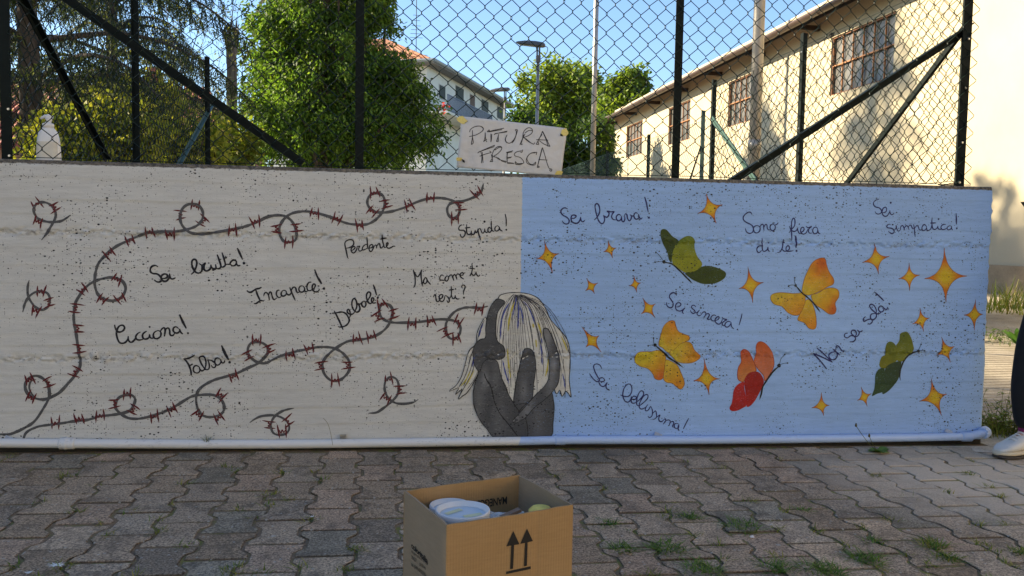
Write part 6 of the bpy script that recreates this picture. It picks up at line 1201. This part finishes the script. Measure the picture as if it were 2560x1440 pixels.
for x in range(-24,22,4):
    for z in (.9,5.2):
        mb=MB(); mb.box((x,-20.999,z),(x+1.2,-20.94,z+1.5)); wo=mb.build('window',M_SUR,lh); mb=MB(); mb.box((x+.08,-20.939,z+.08),(x+1.12,-20.92,z+1.42)); mb.build('shutter',M_SHUT,wo)
# ------------------------------------------------------------------ person at the right edge
q=onZ(2490,1146,zg(3.)); q=onZ(2490,1146,zg(q[0])); gz=q[2]
fd=np.array([-.985,-.17,0]); fd/=np.linalg.norm(fd); sd=np.array([-fd[1],fd[0],0])   # faces along the wall to the left; sd: towards her left = away? 
pb=q-fd*.135                                     # mid foot of the nearer leg
pe=empty('person',(pb[0],pb[1],gz),'person in black trousers, dark jacket and white sneakers, standing at the right edge','person')
vd=np.array([pb[0]-CAM[0],pb[1]-CAM[1],0]); vd/=np.linalg.norm(vd); far=1 if (sd@vd)>0 else -1
near_leg=pb; far_leg=pb+vd*.20-fd*.34
def ctr(h,f=0.,s=0.): c=pb+vd*.10-fd*.265; return np.array([c[0],c[1],gz+h])+fd*f+sd*far*s
def skin(name,joints,edges,mat,root=0,sub=2):
    me=bpy.data.meshes.new(name); me.from_pydata([tuple(j[0]) for j in joints],edges,[]); o=link(name,me,mat,pe)
    md=o.modifiers.new('skin','SKIN'); md.use_smooth_shade=True
    for i,j in enumerate(joints):
        r=j[1]; me.skin_vertices[0].data[i].radius=(r,r) if np.ndim(r)==0 else r
        me.skin_vertices[0].data[i].use_root=(i==root)
    s_=o.modifiers.new('sub','SUBSURF'); s_.levels=sub; s_.render_levels=sub; return o
def L(base,h,f=0,s=0): return np.array([base[0],base[1],gz+h])+fd*f+sd*far*s
M_SKIN=simple('skin',(.52,.33,.24),.55,0,.06); M_TROU=simple('black_trousers',(.008,.008,.009),.85,0,.3,20); M_JACK=simple('dark_jacket',(.015,.015,.018),.8,0,.3,14); M_HAIRP=simple('brown_hair',(.05,.03,.018),.6,0,.3,30)
jb=[(ctr(.96),.10),(ctr(1.12),.11),(ctr(1.30,.0),.125),(ctr(1.42),.09),(ctr(1.49,.01),.05),(ctr(1.56,.03),.062),(ctr(1.64,.03),.085),(ctr(1.72,.02),.06),
 (ctr(1.40,0,-.17),.05),(ctr(1.12,-.03,-.21),.038),(ctr(.90,.04,-.21),.027),(ctr(1.40,0,.17),.05),(ctr(1.12,-.09,.20),.038),(ctr(.90,-.08,.20),.027),
 (L(near_leg,.86,-.20),.07),(L(near_leg,.50,-.022),.05),(L(near_leg,.10,-.05),.038),(L(far_leg,.88,.03),.085),(L(far_leg,.50,.02),.056),(L(far_leg,.10,-.05),.038),(L(near_leg,.05,.03),.03),(L(far_leg,.05,.03),.03)]
eb=[(0,1),(1,2),(2,3),(3,4),(4,5),(5,6),(6,7),(3,8),(8,9),(9,10),(3,11),(11,12),(12,13),(0,14),(14,15),(15,16),(0,17),(17,18),(18,19),(16,20),(19,21)]
body=skin('body',jb,eb,M_SKIN)
tr=[(ctr(.97),.125),(L(near_leg,.84,-.19),.088),(L(near_leg,.66,-.10),.075),(L(near_leg,.50,-.035),.064),(L(near_leg,.30,-.015),.063),(L(near_leg,.115,-.035),.048),(L(far_leg,.86,.03),.098),(L(far_leg,.50,.02),.068),(L(far_leg,.30,-.005),.063),(L(far_leg,.115,-.035),.048)]
skin('trousers',tr,[(0,1),(1,2),(2,3),(3,4),(4,5),(0,6),(6,7),(7,8),(8,9)],M_TROU)
jk=[(ctr(1.0),.155),(ctr(.84),.15),(ctr(1.15),.135),(ctr(1.32),.145),(ctr(1.43),.095),(ctr(1.39,0,-.18),.068),(ctr(1.12,-.03,-.22),.055),(ctr(.95,.03,-.22),.043),(ctr(1.39,0,.18),.068),(ctr(1.12,-.09,.21),.055),(ctr(.95,-.085,.21),.043)]
skin('jacket',jk,[(1,0),(0,2),(2,3),(3,4),(3,5),(5,6),(6,7),(3,8),(8,9),(9,10)],M_JACK)
skin('hair',[(ctr(1.70,-.01),.088),(ctr(1.62,-.05),.085),(ctr(1.50,-.08),.06),(ctr(1.38,-.10),.035)],[(0,1),(1,2),(2,3)],M_HAIRP)
for s_ in (-1,1):
    mb=MB(); mb.lathe([(.001,-.012),(.009,-.008),(.012,0),(.009,.008),(.001,.012)],10,tuple(ctr(1.65,.105,s_*.033))); mb.build('eye',M_TUB,pe,True)
    w0_=ctr(.90,.04 if s_<0 else -.08,s_*.205); mb=MB(); hc_=cat(np.array([w0_,w0_+(0,0,-.045)+fd*.006,w0_+(0,0,-.085)+fd*.012]),.015); mb.tube(hc_,.024+.006*np.sin(np.linspace(0,2.4,len(hc_))),10)
    for j,(o_,l_) in enumerate(((-.026,.06),(-.009,.072),(.009,.078),(.025,.07))):
        b=w0_+(0,0,-.08)+fd*(.012+o_); mb.tube([b,b+(0,0,-l_*.45)+fd*.004,b+(0,0,-l_*.8)+fd*.002-sd*s_*far*.012,b+(0,0,-l_)-sd*s_*far*.022],[.009,.0085,.0075,.005],8)
    b=w0_+(0,0,-.035)+fd*.024; mb.tube([b,b+(0,0,-.03)+fd*.02,b+(0,0,-.06)+fd*.024],[.011,.0095,.006],8); mb.build('hand',M_SKIN,pe,True)
mb=MB(); n_=ctr(1.625,.115); mb.tube([n_+(0,0,.03)-fd*.006,n_+fd*.012,n_-fd*.004+(0,0,-.008)],[.007,.012,.008],8); mb.build('nose',M_SKIN,pe,True)
mb=MB(); n_=ctr(1.585,.095); mb.tube([n_-sd*.022-fd*.008,n_+fd*.004,n_+sd*.022-fd*.008],[.003,.006,.003],8); mb.build('mouth',simple('lips',(.40,.13,.12),.5),pe,True)
M_SHOE=simple('white_leather',(.62,.60,.56),.55,0,.08,20); M_SOLE=simple('cream_rubber',(.55,.48,.36),.7,0,.12); M_TREAD=simple('dark_tread',(.06,.05,.045),.8); M_SOCK=simple('plum_sock',(.20,.02,.09),.9)
def loft(mb,secs,c,n=16):
    vs=[]
    for t,hw,z0,z1,sq in secs:
        for k_ in range(n):
            a=2*math.pi*k_/n; ca,sa=math.cos(a),math.sin(a); x=hw*math.copysign(abs(ca)**sq,ca); z=(z0+z1)/2+(z1-z0)/2*math.copysign(abs(sa)**sq,sa); vs.append(c+fd*t+sd*x+np.array([0,0,z]))
    m_=len(secs); mb.add(vs,[(i*n+k_,i*n+(k_+1)%n,(i+1)*n+(k_+1)%n,(i+1)*n+k_) for i in range(m_-1) for k_ in range(n)]+[tuple(range(n))[::-1],tuple((m_-1)*n+k_ for k_ in range(n))])
for base in (near_leg,far_leg):
    c=np.array([base[0],base[1],gz]); sh_=empty('shoe',(0,0,0)); sh_.parent=pe; sh_.location=-Vector(pe.location)
    mb=MB(); loft(mb,[(-.142,.022,.0,.014,.6),(-.135,.034,.0,.014,.6),(-.08,.038,0,.014,.6),(0,.040,0,.014,.6),(.07,.047,0,.014,.6),(.11,.040,.001,.015,.6),(.134,.022,.005,.018,.6)],c); mb.build('tread',M_TREAD,sh_,True)
    mb=MB(); loft(mb,[(-.144,.024,.014,.0362,.6),(-.138,.036,.014,.0364,.55),(-.08,.040,.014,.0362,.55),(0,.042,.014,.0360,.55),(.07,.0485,.014,.0360,.55),(.11,.042,.015,.036,.6),(.134,.026,.018,.036,.6),(.140,.010,.016,.028,.7)],c); mb.build('midsole',M_SOLE,sh_,True)
    mb=MB(); loft(mb,[(-.140,.018,.03,.075,.8),(-.134,.030,.03,.098,.8),(-.10,.038,.03,.112,.8),(-.06,.040,.03,.114,.8),(-.025,.041,.03,.112,.8),(.02,.043,.03,.092,.8),(.06,.046,.03,.072,.75),(.09,.043,.03,.062,.75),(.115,.033,.03,.050,.75),(.131,.018,.03,.042,.8)],c); mb.build('upper',M_SHOE,sh_,True)
    mb=MB(); 
    for t,z in ((.045,.083),(.027,.092),(.009,.099),(-.009,.107),(-.024,.114)): mb.tube(cat(np.array([c+fd*t-sd*.028+(0,0,z-.012),c+fd*(t+.004)+(0,0,z+.002),c+fd*t+sd*.028+(0,0,z-.012)]),.01),.0034,6)
    mb.build('laces',M_SHOE,sh_,True)
    mb=MB(); mb.tube([c-fd*.045+(0,0,.085),c-fd*.04+(0,0,.135)],[.035,.036],14); mb.build('sock',M_SOCK,sh_,True)
